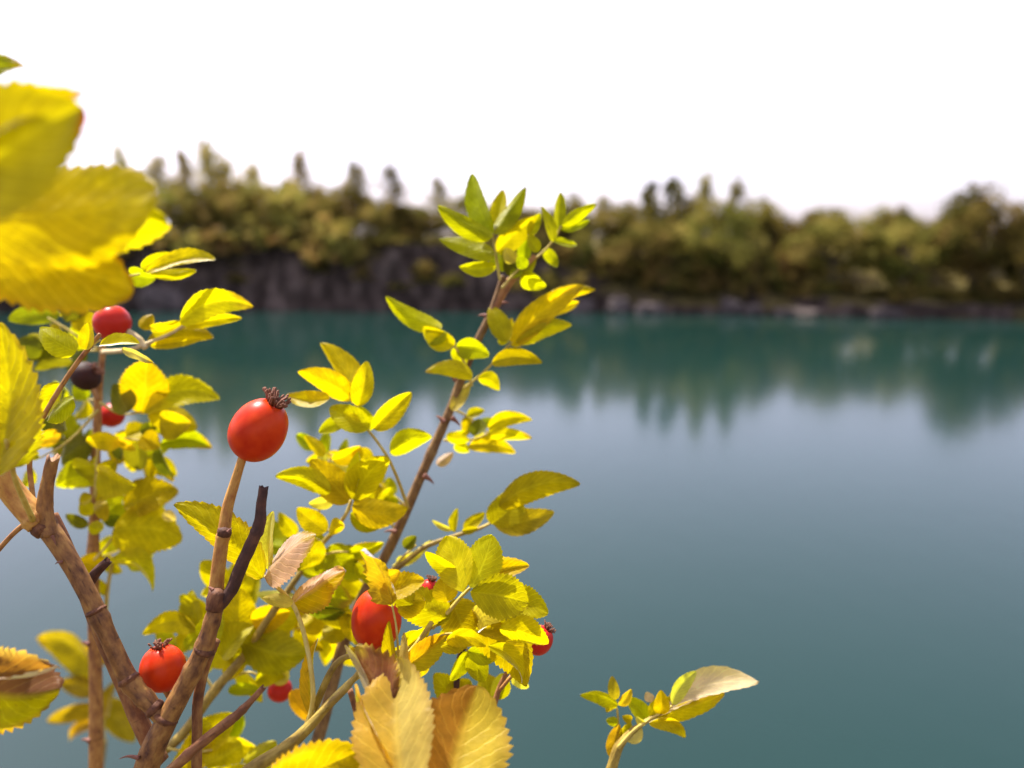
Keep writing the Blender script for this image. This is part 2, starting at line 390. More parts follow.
def proto(kind, seed):
    if (kind, seed) not in PROTO:
        (tv, tf), (cv, cf, ct) = make_tree(kind, seed)
        mt = bpy.data.meshes.new('trunk'); mt.from_pydata([tuple(v) for v in tv], [], tf); mt.materials.append(TRUNK)
        mt.polygons.foreach_set('use_smooth', [True] * len(mt.polygons))
        mc = bpy.data.meshes.new('crown'); mc.from_pydata([tuple(v) for v in cv], [], cf); mc.materials.append(CROWN)
        a = mc.color_attributes.new('tint', 'FLOAT_COLOR', 'POINT')
        for i, c in enumerate(ct): a.data[i].color = (*c, 1)
        PROTO[(kind, seed)] = (mt, mc)
    return PROTO[(kind, seed)]
_SH = [(i / 1500 * math.pi, shore(i / 1500 * math.pi)) for i in range(1, 1500)]
def col_t(px, r):
    best = None
    for t, p in _SH:
        if abs(p.x) > 120: continue
        q_y = p.y + r; d = q_y * math.cos(PITCH)
        e = abs(512 + F * p.x / d - px)
        if best is None or e < best[0]: best = (e, t)
    return best[1]
def tree(name, px, r, top, wpx, kind, seed, label, cat='tree', group=None, color=(1, 1, 1), base=None, cry=None):
    t = col_t(px, r); p = shore(t) + outward(t) * r
    z = bank_z(r, t) - .15 if base is None else base
    q = (384 - top) / F; y = p.y
    Z = y * (q * math.cos(PITCH) - math.sin(PITCH)) / (math.cos(PITCH) + q * math.sin(PITCH)) + CH
    h = max(1.2, Z - z); wid = wpx * y / F
    mt, mc = proto(kind, seed)
    o = thing(name, label, cat, (p.x, p.y, z), group)
    rz = rnd.uniform(0, 6.28)
    for nm, me in (('trunk', mt), ('crown', mc)):
        c = bpy.data.objects.new(nm, me); link(c, o)
        c.scale = (wid, wid, h); c.rotation_euler = (0, 0, rz); c.color = (*color, 1)
    return o
# single trees and bushes that can be told apart: px, offset from the shore, top row, width
T = tree
PALE_BACKLIT = (1.75, 1.75, 1.8)          # light foliage of the left bank, backlight and haze put into the tint
T('slender_tree', 213, 10, 147, 60, 'spire', 1, 'tallest feathery slender tree over the left end of the cliff', color=PALE_BACKLIT)
T('slender_tree', 301, 9, 157, 52, 'spire', 2, 'pointed feathery tree on the cliff, right of the tall slender clump', color=PALE_BACKLIT)
T('slender_tree', 352, 8, 166, 50, 'spire', 3, 'thin dark spire tree, left of the close pair above the cliff')
T('slender_tree', 385, 8, 169, 50, 'spire', 4, 'thin dark spire tree, right of the close pair above the cliff')
T('slender_tree', 440, 14, 181, 40, 'spire', 1, 'thin tree tip just left of the top leaves of the thorny cane')
T('upright_tree', 657, 12, 178, 54, 'column', 6, 'tall dark flat-topped tree standing above the treeline at mid bank')
T('slender_tree', 697, 8, 182, 54, 'spire', 2, 'dark spire tree, left one of two beside the flat-topped tree')
T('slender_tree', 718, 8, 185, 46, 'spire', 4, 'dark spire tree, right one of two beside the flat-topped tree')
T('broad_tree', 600, 14, 196, 62, 'round', 5, 'round dark-topped tree behind the tip of the thorny cane')
T('broad_tree', 966, 5, 189, 96, 'round', 7, 'large rounded olive tree rising highest at the right end of the bank')
T('broad_tree', 1022, 4, 218, 84, 'round', 8, 'rounded olive tree cut by the right edge, beside the largest one')
T('broad_tree', 826, 4, 216, 92, 'round', 9, 'low spreading olive tree hanging over the water, middle of the right bank')
T('broad_tree', 893, 5, 222, 84, 'round', 8, 'low olive tree between the spreading one and the largest one')
T('broad_tree', 712, 5, 206, 92, 'round', 7, 'broad olive tree below the two dark spires')
T('broad_tree', 640, 4, 222, 74, 'round', 9, 'small olive tree overhanging the grey boulders')
# rows nobody could tell one from another
for i, (px, top, wd, kd) in enumerate(((134, 151, 34, 'spire'), (160, 170, 40, 'round'), (170, 160, 46, 'spire'), (190, 154, 44, 'spire'), (229, 164, 54, 'spire'), (246, 180, 40, 'round'), (262, 168, 44, 'spire'), (284, 182, 38, 'round'), (318, 184, 44, 'round'))):
    T('slender_tree', px, rnd.uniform(7, 13), top, wd, kd, (1 + i % 4) if kd == 'spire' else 5 + i % 5,
      'feathery tree in the left clump above the cliff', group='feathery trees in the left clump', color=PALE_BACKLIT)
for i, px in enumerate((-70, -20, 30, 72, 110, 142, 170, 196, 222, 250, 276, 302, 326, 340)):
    T('bush', px, rnd.uniform(1.7, 3.4), rnd.uniform(212, 228), rnd.uniform(42, 56), 'bush', 11 + i % 4, 'golden olive bush along the rim of the dark left cliff', 'bush', 'bushes on the rim of the left cliff', color=PALE_BACKLIT)
for i, px in enumerate((-90, -45, 0, 40, 70, 95, 120, 150, 182, 208, 235, 262, 290, 318, 344, 372)):
    T('broad_tree', px, rnd.uniform(6, 10), rnd.uniform(180, 200), rnd.uniform(48, 62), 'round', 5 + i % 5, 'olive tree in the row behind the left cliff rim bushes', group='trees behind the left cliff rim', color=PALE_BACKLIT)
for i, px in enumerate((366, 390, 414, 438, 462, 486, 510, 534, 558, 582)):
    T('bush', px, rnd.uniform(3.6, 6), rnd.uniform(222, 244), rnd.uniform(34, 48), 'bush', 11 + i % 4, 'bush above the dark rocks behind the thorny cane', 'bush', 'bushes above the middle rocks')
for i, px in enumerate((392, 412, 432, 456, 480, 505, 528, 552, 576)):
    T('broad_tree', px, rnd.uniform(8, 13), rnd.uniform(192, 210), rnd.uniform(42, 56), 'round', 5 + i % 5, 'olive tree in the row behind the thorny cane', group='trees behind the thorny cane')
for i, px in enumerate((604, 628, 654, 680, 700, 726, 748, 768, 786)):
    T('bush', px, rnd.uniform(2.2, 4), rnd.uniform(236, 262), rnd.uniform(34, 48), 'bush', 11 + i % 4, 'dark bush low over the rocks at mid bank', 'bush', 'bushes low over the mid bank rocks')
for i, px in enumerate((622, 668, 690, 735, 754, 772, 792, 812)):
    T('broad_tree', px, rnd.uniform(9, 14), (206, 209, 200, 199, 208, 212, 207, 213)[i], rnd.uniform(44, 60), 'round', 5 + i % 5, 'olive tree in the back row at mid bank', group='back row trees at mid bank')
for i, px in enumerate((842, 866, 890, 914, 938, 992, 1018, 1046, 1072)):
    T('broad_tree', px, rnd.uniform(12, 18), (207, 212, 209, 214, 208, 212, 210, 206, 204)[i], rnd.uniform(46, 62), 'round', 5 + i % 5, 'dark olive tree in the back row at the right bank', group='back row trees at the right bank')
for i, px in enumerate((800, 824, 850, 876, 902, 930, 956, 984, 1010, 1036)):
    T('bush', px, rnd.uniform(1.8, 3), rnd.uniform(270, 286), rnd.uniform(26, 38), 'bush', 11 + i % 4, 'dark bush over the waterline at the right bank', 'bush', 'bushes at the right waterline')
for i, (px, top) in enumerate(((236, 282), (318, 270), (362, 262), (398, 284), (424, 258), (452, 272), (520, 268), (548, 262), (575, 270))):
    T('bush', px, rnd.uniform(.5, 1.6), top, rnd.uniform(22, 40), 'bush', 11 + i % 4, 'small dark bush growing low against the cliff face', 'bush', 'bushes at the foot of the cliff')
# dry undergrowth on the ledge behind the rim
def undergrowth():
    r = random.Random(31); cl = []
    for _ in range(900):
        t = R(r.uniform(35, 150)); rr = r.uniform(2.6, 16); p = shore(t) + outward(t) * rr
        cl.append((Vector((p.x, p.y, bank_z(rr, t) + .25)), r.uniform(.35, .9)))
    vs, fs, ti = leaf_cloud(r, cl, 26, .13, GOLD + OLIVE)
    o = mesh_obj('undergrowth', vs, fs, CROWN, origin=Vector((0, 100, 8)), tint=ti, smooth=False)
    tag(o, 'golden dry undergrowth along the top of the far bank', 'undergrowth', kind='stuff')
undergrowth()
# boulders at the far waterline
def boulder(px, wpx, hpx, seed, label):
    t = col_t(px, 0); p = shore(t) - outward(t) * .2; k = p.y / F
    vs, fs = [], []; nu, nv = 18, 10
    for j in range(nv + 1):
        for i in range(nu):
            a, b = 2 * math.pi * i / nu, math.pi * j / nv
            d = Vector((math.cos(a) * math.sin(b), math.sin(a) * math.sin(b), math.cos(b)))
            m = max(abs(d.x), abs(d.y), abs(d.z)); d = d * (.6 + .4 / m) * (1 + .3 * mn.noise(d * 1.6 + Vector((seed, 0, 0))))
            vs.append(p + Vector((d.x * wpx * k * .5, d.y * wpx * k * .4, d.z * hpx * k * .62 + hpx * k * .3)))
    for j in range(nv):
        for i in range(nu): fs.append((j * nu + i, (j + 1) * nu + i, (j + 1) * nu + (i + 1) % nu, j * nu + (i + 1) % nu))
    o = mesh_obj('boulder', vs, fs, ROCK, origin=p, smooth=False); tag(o, label, 'boulder')
boulder(160, 44, 26, 21, 'wide grey rock face block low at the left end of the cliff')
boulder(583, 26, 15, 24, 'grey block at the waterline right of the thorny cane')
boulder(621, 24, 17, 2, 'largest pale grey boulder at the far waterline')
boulder(652, 30, 11, 5, 'low flat grey boulder just right of the largest one')
boulder(733, 22, 16, 8, 'upright grey boulder at the waterline below the broad olive tree')
boulder(757, 20, 11, 11, 'small pinkish boulder next to the upright one')
boulder(800, 46, 8, 14, 'long low rock shelf under the spreading olive tree')
boulder(890, 34, 10, 17, 'low brown rock at the waterline of the right bank')

# ================================================================== the rose bush
COL = {'k': (.30, .20, .012), 'h': (.62, .58, .006), 'y': (.52, .435, .003), 'g': (.36, .365, .004), 'd': (.13, .14, .010), 'o': (.64, .36, .012), 'b': (.27, .115, .05),
       'p': (.60, .43, .27), 'l': (.57, .52, .12), 'r': (.45, .06, .02), 'n': (.42, .29, .02), 'm': (.41, .345, .003), 's': (.60, .45, .05), 'x': (.76, .64, .36), 'u': (.46, .22, .03)}
def lerp3(a, b, t): return tuple(a[i] + (b[i] - a[i]) * t for i in range(3))
def smooth_path(pts, n=6):
    """Catmull-Rom through (Vector, radius) points"""
    out = []
    for i in range(len(pts) - 1):
        p0, p1, p2, p3 = pts[max(i - 1, 0)], pts[i], pts[i + 1], pts[min(i + 2, len(pts) - 1)]
        for k in range(n):
            t = k / n
            f = lambda a, b, c, d: .5 * (2 * b + (c - a) * t + (2 * a - 5 * b + 4 * c - d) * t * t + (3 * b - a - 3 * c + d) * t ** 3)
            out.append((Vector(tuple(f(p0[0][j], p1[0][j], p2[0][j], p3[0][j]) for j in range(3))), max(.00005, p1[1] + (p2[1] - p1[1]) * t)))
    out.append((Vector(pts[-1][0]), pts[-1][1])); return out
GRAIN = []
def tube_data(path, sides=10, jag=0., seed=0, rough=.05, nodes=()):
    vs, fs = [], []; r = random.Random(seed)
    prev = None; n = len(path); GRAIN.clear(); ln = r.uniform(0, 5)
    for i, (p, rad) in enumerate(path):
        if i: ln += (p - path[i - 1][0]).length
        d = (path[min(i + 1, n - 1)][0] - path[max(i - 1, 0)][0])
        d = d.normalized() if d.length > 1e-9 else Vector((0, 0, 1))
        if prev is None: a = d.orthogonal().normalized()
        else: a = (prev - d * prev.dot(d)).normalized()
        prev = a; b = d.cross(a)
        for nd in nodes:
            e = abs(i / (n - 1) - nd) * n
            rad = rad * (1 + .17 * math.exp(-e * e * 1.4))
        for k in range(sides):
            an = 2 * math.pi * k / sides
            rr = rad * (1 + rough * mn.noise(Vector((k * .9, i * .35, seed))))
            v = p + (a * math.cos(an) + b * math.sin(an)) * rr
            if jag and i == n - 1: v = v + d * r.uniform(-.3, 1) * jag
            vs.append(v); GRAIN.append((math.cos(an) * rad, math.sin(an) * rad, ln))
    for i in range(n - 1):
        for k in range(sides):
            k2 = (k + 1) % sides; fs.append((i * sides + k, i * sides + k2, (i + 1) * sides + k2, (i + 1) * sides + k))
    for e, s in ((0, -1), (n - 1, 1)):
        c = len(vs); d = (path[e][0] - path[e - s][0]).normalized() if n > 1 else Vector((0, 0, 1))
        GRAIN.append((0, 0, ln)); vs.append(path[e][0] + d * path[e][1] * (.35 if not (jag and s == 1) else -.6))
        for k in range(sides):
            k2 = (k + 1) % sides
            fs.append((e * sides + k2, e * sides + k, c) if s == -1 else (e * sides + k, e * sides + k2, c))
    return vs, fs
def W3(p, d):      # (px, py) or (px, py, dd) -> world, depth d + dd
    return P(p[0], p[1], d + (p[2] if len(p) > 2 else 0))
def stem(parent, name, pts, d, mat_, jag=0, root=None, sides=12, rough=.06, nodes=(), seg=6, seed=None):
    """pts: (px, py, width_px[, dd]); root: world point of the ground end"""
    path = []
    for q in pts:
        dd = d + (q[3] if len(q) > 3 else 0)
        path.append((P(q[0], q[1], dd), q[2] * .5 * dd / F))
    if root is not None:
        r0 = path[0][1]; a = path[0][0]
        mid = (a + root) * .5 + Vector((rnd.uniform(-.02, .02), rnd.uniform(-.02, .02), 0))
        dirn = (path[0][0] - path[1][0]).normalized()
        path = [(root - Vector((0, 0, .03)), r0 * 1.5), (mid, r0 * 1.25), (a + dirn * .05, r0 * 1.1)] + path
    sp = smooth_path(path, seg)
    vs, fs = tube_data(sp, sides, jag=jag, seed=seed if seed is not None else rnd.randrange(999), rough=rough, nodes=nodes)
    ob = mesh_obj(name, vs, fs, BARK[mat_], parent, origin=sp[0][0])
    ga = ob.data.attributes.new('grain', 'FLOAT_VECTOR', 'POINT')
    for i, g_ in enumerate(GRAIN): ga.data[i].vector = g_
    return ob
def leaflet(parent, bx, by, tx, ty, wpx, d, o):
    """one leaf blade from base to tip (pixels at depth d, in real size and depth)"""
    r = random.Random(rnd.randrange(10 ** 6))
    sc_ = d / F
    Lp = math.hypot(tx - bx, ty - by) * sc_
    tilt = o.get('z', r.uniform(-.3, .5))
    B = P(bx, by, d + o.get('zb', 0)); T_ = P(tx, ty, d + o.get('zb', 0) + Lp * tilt)
    a = T_ - B; Ln = a.length; a = a / Ln
    s = RIGHT * a.dot(UP) - UP * a.dot(RIGHT)
    s = (s - a * s.dot(a)).normalized(); n0 = s.cross(a)
    roll = R(o.get('r', r.uniform(-32, 32))); fold = R(o.get('f', r.choice((-1, 1, 1)) * r.uniform(12, 34)))
    s, n0 = s * math.cos(roll) + n0 * math.sin(roll), n0 * math.cos(roll) - s * math.sin(roll)
    ww = wpx * sc_ / max(.5, math.cos(roll) * math.cos(fold)) * .5 * 1.05
    bend = o.get('b', r.uniform(-.10, .10)); arch = o.get('a', r.uniform(-.05, .05)); pw = o.get('p', .78)
    c1 = COL[o.get('c', 'y')]; c2 = COL[o.get('c2', o.get('c', 'y'))]; ce = COL[o.get('ce', 'n')]; edge = o.get('e', r.uniform(0, .25))
    j = [r.uniform(.88, 1.1) for _ in range(3)]
    big = wpx > 26
    nl = 64 if big else 34; m = 6 if big else 4
    teeth = o.get('t', .10 if big else .07) * 1.35; nt_ = o.get('nt', 15 if big else 10)
    wav = o.get('w', .03); sd = Vector((r.uniform(0, 90), r.uniform(0, 90), 0))
    curl = o.get('k', 0.)                 # edges curling
    tipc = o.get('tc', r.uniform(-.12, .12)); br = o.get('br', (r.uniform(.86, .98), 'n') if r.random() < .12 else None)     # brown from the tip: (start u, colour)
    vs, uv, ti = [], [], []
    for i in range(nl + 1):
        u = i / nl
        hw = math.sin(math.pi * min(1, u) ** pw) ** .62 * (1 - .08 * u) if 0 < u < 1 else 0
        hw = ww * hw / .96
        saw = (u * nt_) % 1.0
        for k in range(-m, m + 1):
            v = k / m
            e = 1 + (teeth * (saw - .4) if abs(k) == m else 0)
            du = (teeth * .22 * saw / nt_ * 4) if abs(k) == m else 0
            x = v * hw * e
            av = abs(v)
            cross = abs(x) * math.sin(fold) + curl * hw * av * av
            q = B + a * (Ln * (u + du * (0 < u < 1))) + s * (x * math.cos(fold)) + n0 * cross
            q += n0 * (Ln * bend * 4 * u * (1 - u)) + s * (Ln * arch * 4 * u * (1 - u)) + n0 * (Ln * tipc * max(0, u - .55) ** 2 * 4)
            q += n0 * (Ln * wav * mn.noise(Vector((u * 3.2, v * 1.6, 0)) + sd) * (.35 + av))
            q += n0 * (Ln * .0045 * math.sin(2 * math.pi * 9 * (u - .32 * av)) * min(1, av * 3)) * (1 if big else .4)
            vs.append(q); uv.append((u, .5 + .5 * v))
            bl = sstep(-.06, .06, v) if c1 != c2 else 0
            c = lerp3(c1, c2, bl)
            nz = mn.noise(Vector((u * 3, v * 2, 5)) + sd)
            c = tuple(c[q_] * j[q_] * (1 + .18 * nz) for q_ in range(3))
            ed = edge * sstep(.72, 1.0, max(av, abs(2 * u - 1) ** 6 * .97)) * (0.6 + .8 * (nz + .5))
            if br: ed = max(ed, sstep(br[0] - .12, br[0] + .12, u + .25 * nz + (.12 * av)))
            c = lerp3(c, COL[br[1]] if br else ce, max(0, min(1, ed)))
            ti.append(c)
    nn = 2 * m + 1
    fs = [(i * nn + k, i * nn + k + 1, (i + 1) * nn + k + 1, (i + 1) * nn + k) for i in range(nl) for k in range(nn - 1)]
    ob = mesh_obj('leaflet' if o.get('sub', True) else 'leaf', vs, fs, LEAF, parent, origin=B, uv=uv, tint=ti)
    return ob
def leaf(parent, d, rach, lets, wr=3.0, mt='pet', **dflt):
    """compound leaf: the rachis is the part, its leaflets the sub-parts. rach: (px,py[,dd]) list"""
    st = stem(parent, 'leaf', [(q[0], q[1], wr * (1 - .35 * i / max(1, len(rach) - 1)), q[2] if len(q) > 2 else 0) for i, q in enumerate(rach)], d, mt, sides=6, rough=.02, seg=4)
    for l in lets:
        o = dict(dflt)
        if len(l) > 5: o.update(l[5])
        leaflet(st, l[0], l[1], l[2], l[3], l[4], d + o.get('dd', rnd.uniform(-.006, .006)), o)
    return st
def spray(parent, d, x0, y0, x1, y1, n, w_, ln, bow=0., col='y'):
    """a compound leaf with n ordered pairs of leaflets and one at the tip"""
    dx, dy = x1 - x0, y1 - y0; L_ = math.hypot(dx, dy); nx, ny = -dy / L_, dx / L_
    pt = lambda t: (x0 + dx * t + nx * bow * 4 * t * (1 - t), y0 + dy * t + ny * bow * 4 * t * (1 - t))
    lets = []
    for i in range(n):
        t = .35 + .55 * i / max(1, n - 1); px, py = pt(t); k = ln * rnd.uniform(.85, 1.1) * (.85 + .2 * t)
        for sg in (-1, 1):
            an = rnd.uniform(.75, .95); ex = dx / L_ * .55 + nx * sg * an; ey = dy / L_ * .55 + ny * sg * an
            lets.append((px, py, px + ex * k, py + ey * k, w_ * rnd.uniform(.85, 1.1), {'c': rnd.choice((col, col, 'm', 'g'))}))
    px, py = pt(1); lets.append((px, py, px + dx / L_ * ln * 1.1, py + dy / L_ * ln * 1.1, w_ * 1.1, {'c': col}))
    return leaf(parent, d, [pt(q / 4) for q in range(5)], lets, wr=3, t=.06, e=.1)
def rose_hip(parent, cx, cy, rx, ry, ang, d, m=None, calyx=1.0, ped=None, pedw=7, pmat='tan', dd_ped=0):
    """ellipsoid hip; ang = screen direction (deg, 0 = up, + = clockwise) its calyx points to"""
    m = m or HIP; k = d / F; c = P(cx, cy, d)
    ax = (UP * math.cos(R(ang)) + RIGHT * math.sin(R(ang)) + FWD * -.08).normalized()
    a = ax.orthogonal().normalized(); b = ax.cross(a)
    vs, fs = [], []; nu, nv = 36, 24
    for j in range(nv + 1):
        th = math.pi * j / nv; y = -math.cos(th); rr = math.sin(th) ** .92
        rr *= 1 - .05 * y                                     # a little fuller at the stalk end
        if y > .93: y = .93 - (y - .93) * .6                  # dimple under the calyx
        for i in range(nu):
            an = 2 * math.pi * i / nu
            f = 1 + .02 * math.sin(3 * an + 1) + .015 * mn.noise(Vector((math.cos(an), math.sin(an), y)) * 1.5)
            vs.append(c + ax * (y * ry * k) + (a * math.cos(an) + b * math.sin(an)) * (rr * rx * k * f))
    for j in range(nv):
        for i in range(nu): fs.append((j * nu + i, j * nu + (i + 1) % nu, (j + 1) * nu + (i + 1) % nu, (j + 1) * nu + i))
    h = mesh_obj('rose_hip', vs, fs, m, parent, origin=c)
    if calyx:
        tv, tf = [], []; r = random.Random(int(cx)); top = c + ax * (.90 * ry * k)
        for i in range(int(64 * calyx)):
            an = r.uniform(0, 6.28); sp = math.sqrt(r.random()); e = (a * math.cos(an) + b * math.sin(an))
            p0 = top + e * (rx * .34 * k * sp); ln = rx * k * r.uniform(.28, .70) * calyx
            dr = (ax + e * sp * r.uniform(.3, 1.1)).normalized()
            p1 = p0 + dr * ln * .6; p2 = p1 + (dr + e * r.uniform(-.3, .9)).normalized() * ln * .45
            w_ = rx * k * .031
            v_, f_ = tube_data([(p0, w_ * 1.3), (p1, w_), (p2, w_ * 1.7), (p2 + dr * w_ * 2, w_ * 1.2)], 5, seed=i)
            o_ = len(tv); tv += v_; tf += [tuple(q + o_ for q in f) for f in f_]
        mesh_obj('calyx', tv, tf, BARK['calyx'], h, origin=top)
    if ped: stem(h, 'stalk', ped, d, pmat, sides=10, seg=5, nodes=(.45,), rough=.05)
    return h
def thorn(parent, px, py, dx, dy, w_, d, mt='thorn'):
    """curved prickle from (px,py) to (px+dx,py+dy)"""
    p0 = P(px, py, d); p2 = P(px + dx, py + dy, d); k = d / F
    pm = p0 * .45 + p2 * .55 + (UP * .12 * abs(dx) * k)
    vs, fs = tube_data(smooth_path([(p0, w_ * .5 * k), (pm, w_ * .24 * k), (p2, w_ * .04 * k)], 4), 8, seed=3)
    mesh_obj('thorn', vs, fs, BARK[mt], parent, origin=p0)
def groundpt(x, y): return Vector((x, y, near_z(x, y)))

CANES = 'canes of the rose bush'
def cane(label, x, y, name='rose_cane'):
    g = groundpt(x, y); return thing(name, label, 'rose cane', g, CANES), g

# ---- forked brown cane in focus, with the large hip and the dead twig
M, g = cane('thick forked brown cane in front, with the large sharp red hip and dead twig', -.10, .24)
stem(M, 'stem', [(140, 790, 25.1), (152, 752, 24.3), (168, 718, 20.9), (184, 688, 19.3), (202, 652, 17.6), (213, 618, 15.1), (218, 598, 15.9)], .197, 'main', root=g, nodes=(.72, .80, .88, .98), sides=18, rough=.025)
stem(M, 'side_branch', [(166, 722, 16.1), (150, 704, 17.1), (129, 680, 18.1), (110, 640, 16.6), (95, 608, 17.6), (75, 570, 18.1), (55, 538, 19.9), (42, 522, 20.9)], .197, 'main', nodes=(.18, .26, .52), sides=18, rough=.025)
stem(M, 'young_branch', [(40, 524, 25), (30, 512, 25), (14, 494, 24), (-4, 466, 22, -.002), (-30, 425, 22, -.006), (-70, 380, 21, -.01)], .1965, 'stalk', nodes=(.1,), sides=18, rough=.02)
stem(M, 'broken_stub', [(50, 536, 17), (45, 508, 15), (48, 480, 12), (53, 459, 12)], .196, 'main', jag=.0014, sides=14, rough=.14)
for (x0, y0, x1, y1, w_) in ((214, 610, 219, 591, 20), (223.5, 536, 225, 529, 14.5), (157, 711, 152, 706, 20.5), (130, 682, 127, 677, 21.5), (97, 613, 95, 609, 20.5), (48, 531, 41, 523, 26), (165, 720, 167.5, 715, 25.5), (203, 653, 205.5, 647.5, 21.5)):
    stem(M, 'node_scar', [(x0, y0, w_ * .86), ((x0 + x1) / 2, (y0 + y1) / 2, w_ * 1.0), (x1, y1, w_ * .86)], .1968, 'node', sides=16, rough=.14, seg=3)
stem(M, 'back_branch', [(160, 762, 18.0), (140, 722, 17.1), (122, 680, 16.2), (100, 630, 15.3), (83, 588, 13.5), (66, 545, 12.6), (52, 515, 11.7)], .206, 'red', sides=12)
stem(M, 'side_twig', [(84, 592, 12), (95, 574, 10), (107, 562, 8)], .206, 'dark', jag=.001)
stem(M, 'dead_twig', [(211, 616, 11), (219, 606, 12), (231, 591, 12), (243, 562, 13), (254, 538, 12), (260, 522, 12), (261, 506, 10), (264, 488, 9)], .197, 'dark', jag=.0007, rough=.14, nodes=(.62, .05))
stem(M, 'hanging_twig', [(214, 640, 13), (205, 665, 11), (198, 700, 10), (197, 740, 10), (196, 800, 10)], .204, 'red', rough=.08)
stem(M, 'side_twig', [(150, 790, 11.2), (180, 762, 10.4), (205, 740, 10.4), (228, 722, 10.4), (238, 714, 8.8), (252, 700, 6.4), (263, 688, 5.6)], .192, 'red', jag=.0008, rough=.1, nodes=(.22, .72))
rose_hip(M, 259, 430, 27.5, 33, 32, .2, calyx=.76, ped=[(216, 604, 17), (217, 580, 14), (221, 548, 13.5), (224, 532, 12.5), (228, 506, 11), (235, 482, 9.5), (243, 456, 8.5)], pmat='stalk')
rose_hip(M, 163, 668, 22, 23, -8, .207, HIP, calyx=.45, ped=[(172, 700, 7), (168, 694, 6), (165, 690, 6)])
for q in ((228, 532, 4, -4, 4), (62, 562, -7, 2, 4), (33, 523, -4, 8, 4), (52, 536, 4, 9, 4), (139, 758, -20, 1, 5), (213, 590, -5, -3, 5)): thorn(M, *q, .194)
stem(M, 'leaf_stalk', [(36, 520, 6), (32, 490, 5), (30, 458, 5), (40, 424, 5), (56, 395, 5), (72, 370, 5), (88, 349, 5), (100, 334, 4)], .215, 'tan', sides=8)
stem(M, 'side_twig', [(30, 520, 6), (12, 535, 5), (-12, 562, 5)], .2, 'tan', sides=8)
leaf(M, .215, [(72, 370), (86, 351), (100, 340)], [
 (100, 345, 138, 341, 13, {'c': 'y', 'r': 45}), (76, 352, 38, 327, 24, {'c': 'y', 'f': -20}), (86, 350, 88, 322, 17, {'c': 'y'}),
 (62, 384, 42, 419, 22, {'c': 'y'}), (73, 399, 46, 421, 20, {'c': 'g', 'e': .2}), (122, 349, 153, 363, 9, {'c': 'p'})])
leaf(M, .165, [(33, 520, .028), (16, 482, .012), (12, 462, .004), (6, 440)], [
 (-8, 478, -4, 322, 86, {'c': 'y', 'e': .35, 'ce': 'b', 't': .14, 'r': 8, 'f': 14, 'z': .05, 'nt': 12, 'a': .05}),
 (14, 468, 28, 384, 38, {'c': 'y', 'e': .4, 'ce': 'b', 't': .16, 'r': -15, 'z': .1})], wr=6)

# ---- big near leaves entering from the left, out of focus
X, g = cane('nearest cane reaching in from the left edge with huge blurred yellow leaves', -.16, .06)
stem(X, 'stem', [(-420, 760, 22, -.005), (-380, 640, 22), (-330, 480, 20), (-280, 330, 18), (-240, 240, 14), (-200, 170, 10)], .125, 'tan', root=g, nodes=(.5, .8))
leaf(X, .115, [(-285, 340, .01), (-200, 290), (-120, 255), (-60, 240)], [
 (-60, 156, 80, 87, 44, {'c': 'm', 'f': 26, 'r': 20, 'z': .1, 'ce': 'r', 'e': .1, 'br': (1.03, 'r'), 't': .12, 'dd': -.014, 'c2': 'y', 'a': -.04}),
 (-70, 215, 84, 106, 128, {'c': 'y', 'f': 10, 'r': 5, 'z': -.05, 'ce': 'r', 'e': .06, 'br': (1.08, 'r'), 't': .10, 'dd': -.012, 'a': -.02, 'p': 1.05}),
 (-80, 222, 166, 200, 106, {'c': 'y', 'c2': 'y', 'f': -8, 'r': 10, 'z': .06, 'ce': 'o', 'e': .12, 't': .09, 'dd': .008, 'a': -.01, 'p': 1.2, 'tc': .1}),
 (-60, 246, 172, 220, 64, {'c': 'y', 'f': -22, 'r': -32, 'z': .06, 'ce': 'b', 'e': .4, 't': .10, 'dd': .016, 'p': 1.1, 'a': 0}),
 (-80, 255, 139, 293, 90, {'c': 'y', 'f': 12, 'r': 4, 'z': .02, 'ce': 'r', 'e': .2, 'br': (1.1, 'r'), 't': .11, 'dd': .022, 'a': -.06, 'p': 1.25}),
 (-60, 78, 24, 65, 34, {'c': 'g', 'f': 12, 'r': 15, 'z': .1, 'dd': .02, 't': .08, 'a': -.08})], wr=9)
leaf(X, .172, [(-375, 620, -.045), (-230, 640, -.01), (-120, 645), (-60, 655)], [
 (-62, 662, 60, 688, 70, {'c': 'b', 'c2': 'y', 'f': -24, 'r': 10, 'z': .05, 'ce': 'b', 'e': .6, 't': .15, 'nt': 16, 'a': .18, 'w': .09, 'p': 1.15, 'tc': .0}),
 (-50, 655, 54, 664, 30, {'c': 'b', 'f': 34, 'r': 40, 'z': .0, 'ce': 'p', 'e': .7, 't': .18, 'a': .16, 'w': .16, 'k': .5, 'dd': -.004})], wr=7)

# ---- tall thorny cane
Tc, g = cane('tall thin thorny cane, its leafy tip rising above the far treeline', -.03, .36)
stem(Tc, 'stem', [(300, 800, 12.8), (322, 725, 12.8), (343, 645, 12.0), (366, 590, 11.2), (386, 555, 10.5), (404, 516, 10.5), (422, 474, 9.8), (437, 440, 9.8), (451, 408, 9.0), (464, 372, 9.0), (478, 340, 8.2), (490, 316, 7.5), (497, 296, 6.8), (503, 276, 6.0)], .275, 'brown', root=g, nodes=(.6, .75, .86))
stem(Tc, 'side_shoot', [(489, 318, 8), (500, 298, 9), (511, 280, 9), (524, 268, 6), (535, 256, 5)], .275, 'tan', sides=8)
for q in ((456, 380, -7, -5, 7), (444, 422, -8, -6, 7), (452, 418, 8, 8, 7), (424, 476, 10, 8, 8), (396, 532, -12, 0, 6), (486, 316, -8, 0, 5), (503, 303, 6, 0, 4), (465, 366, -4, -3, 5)): thorn(Tc, *q, .272)
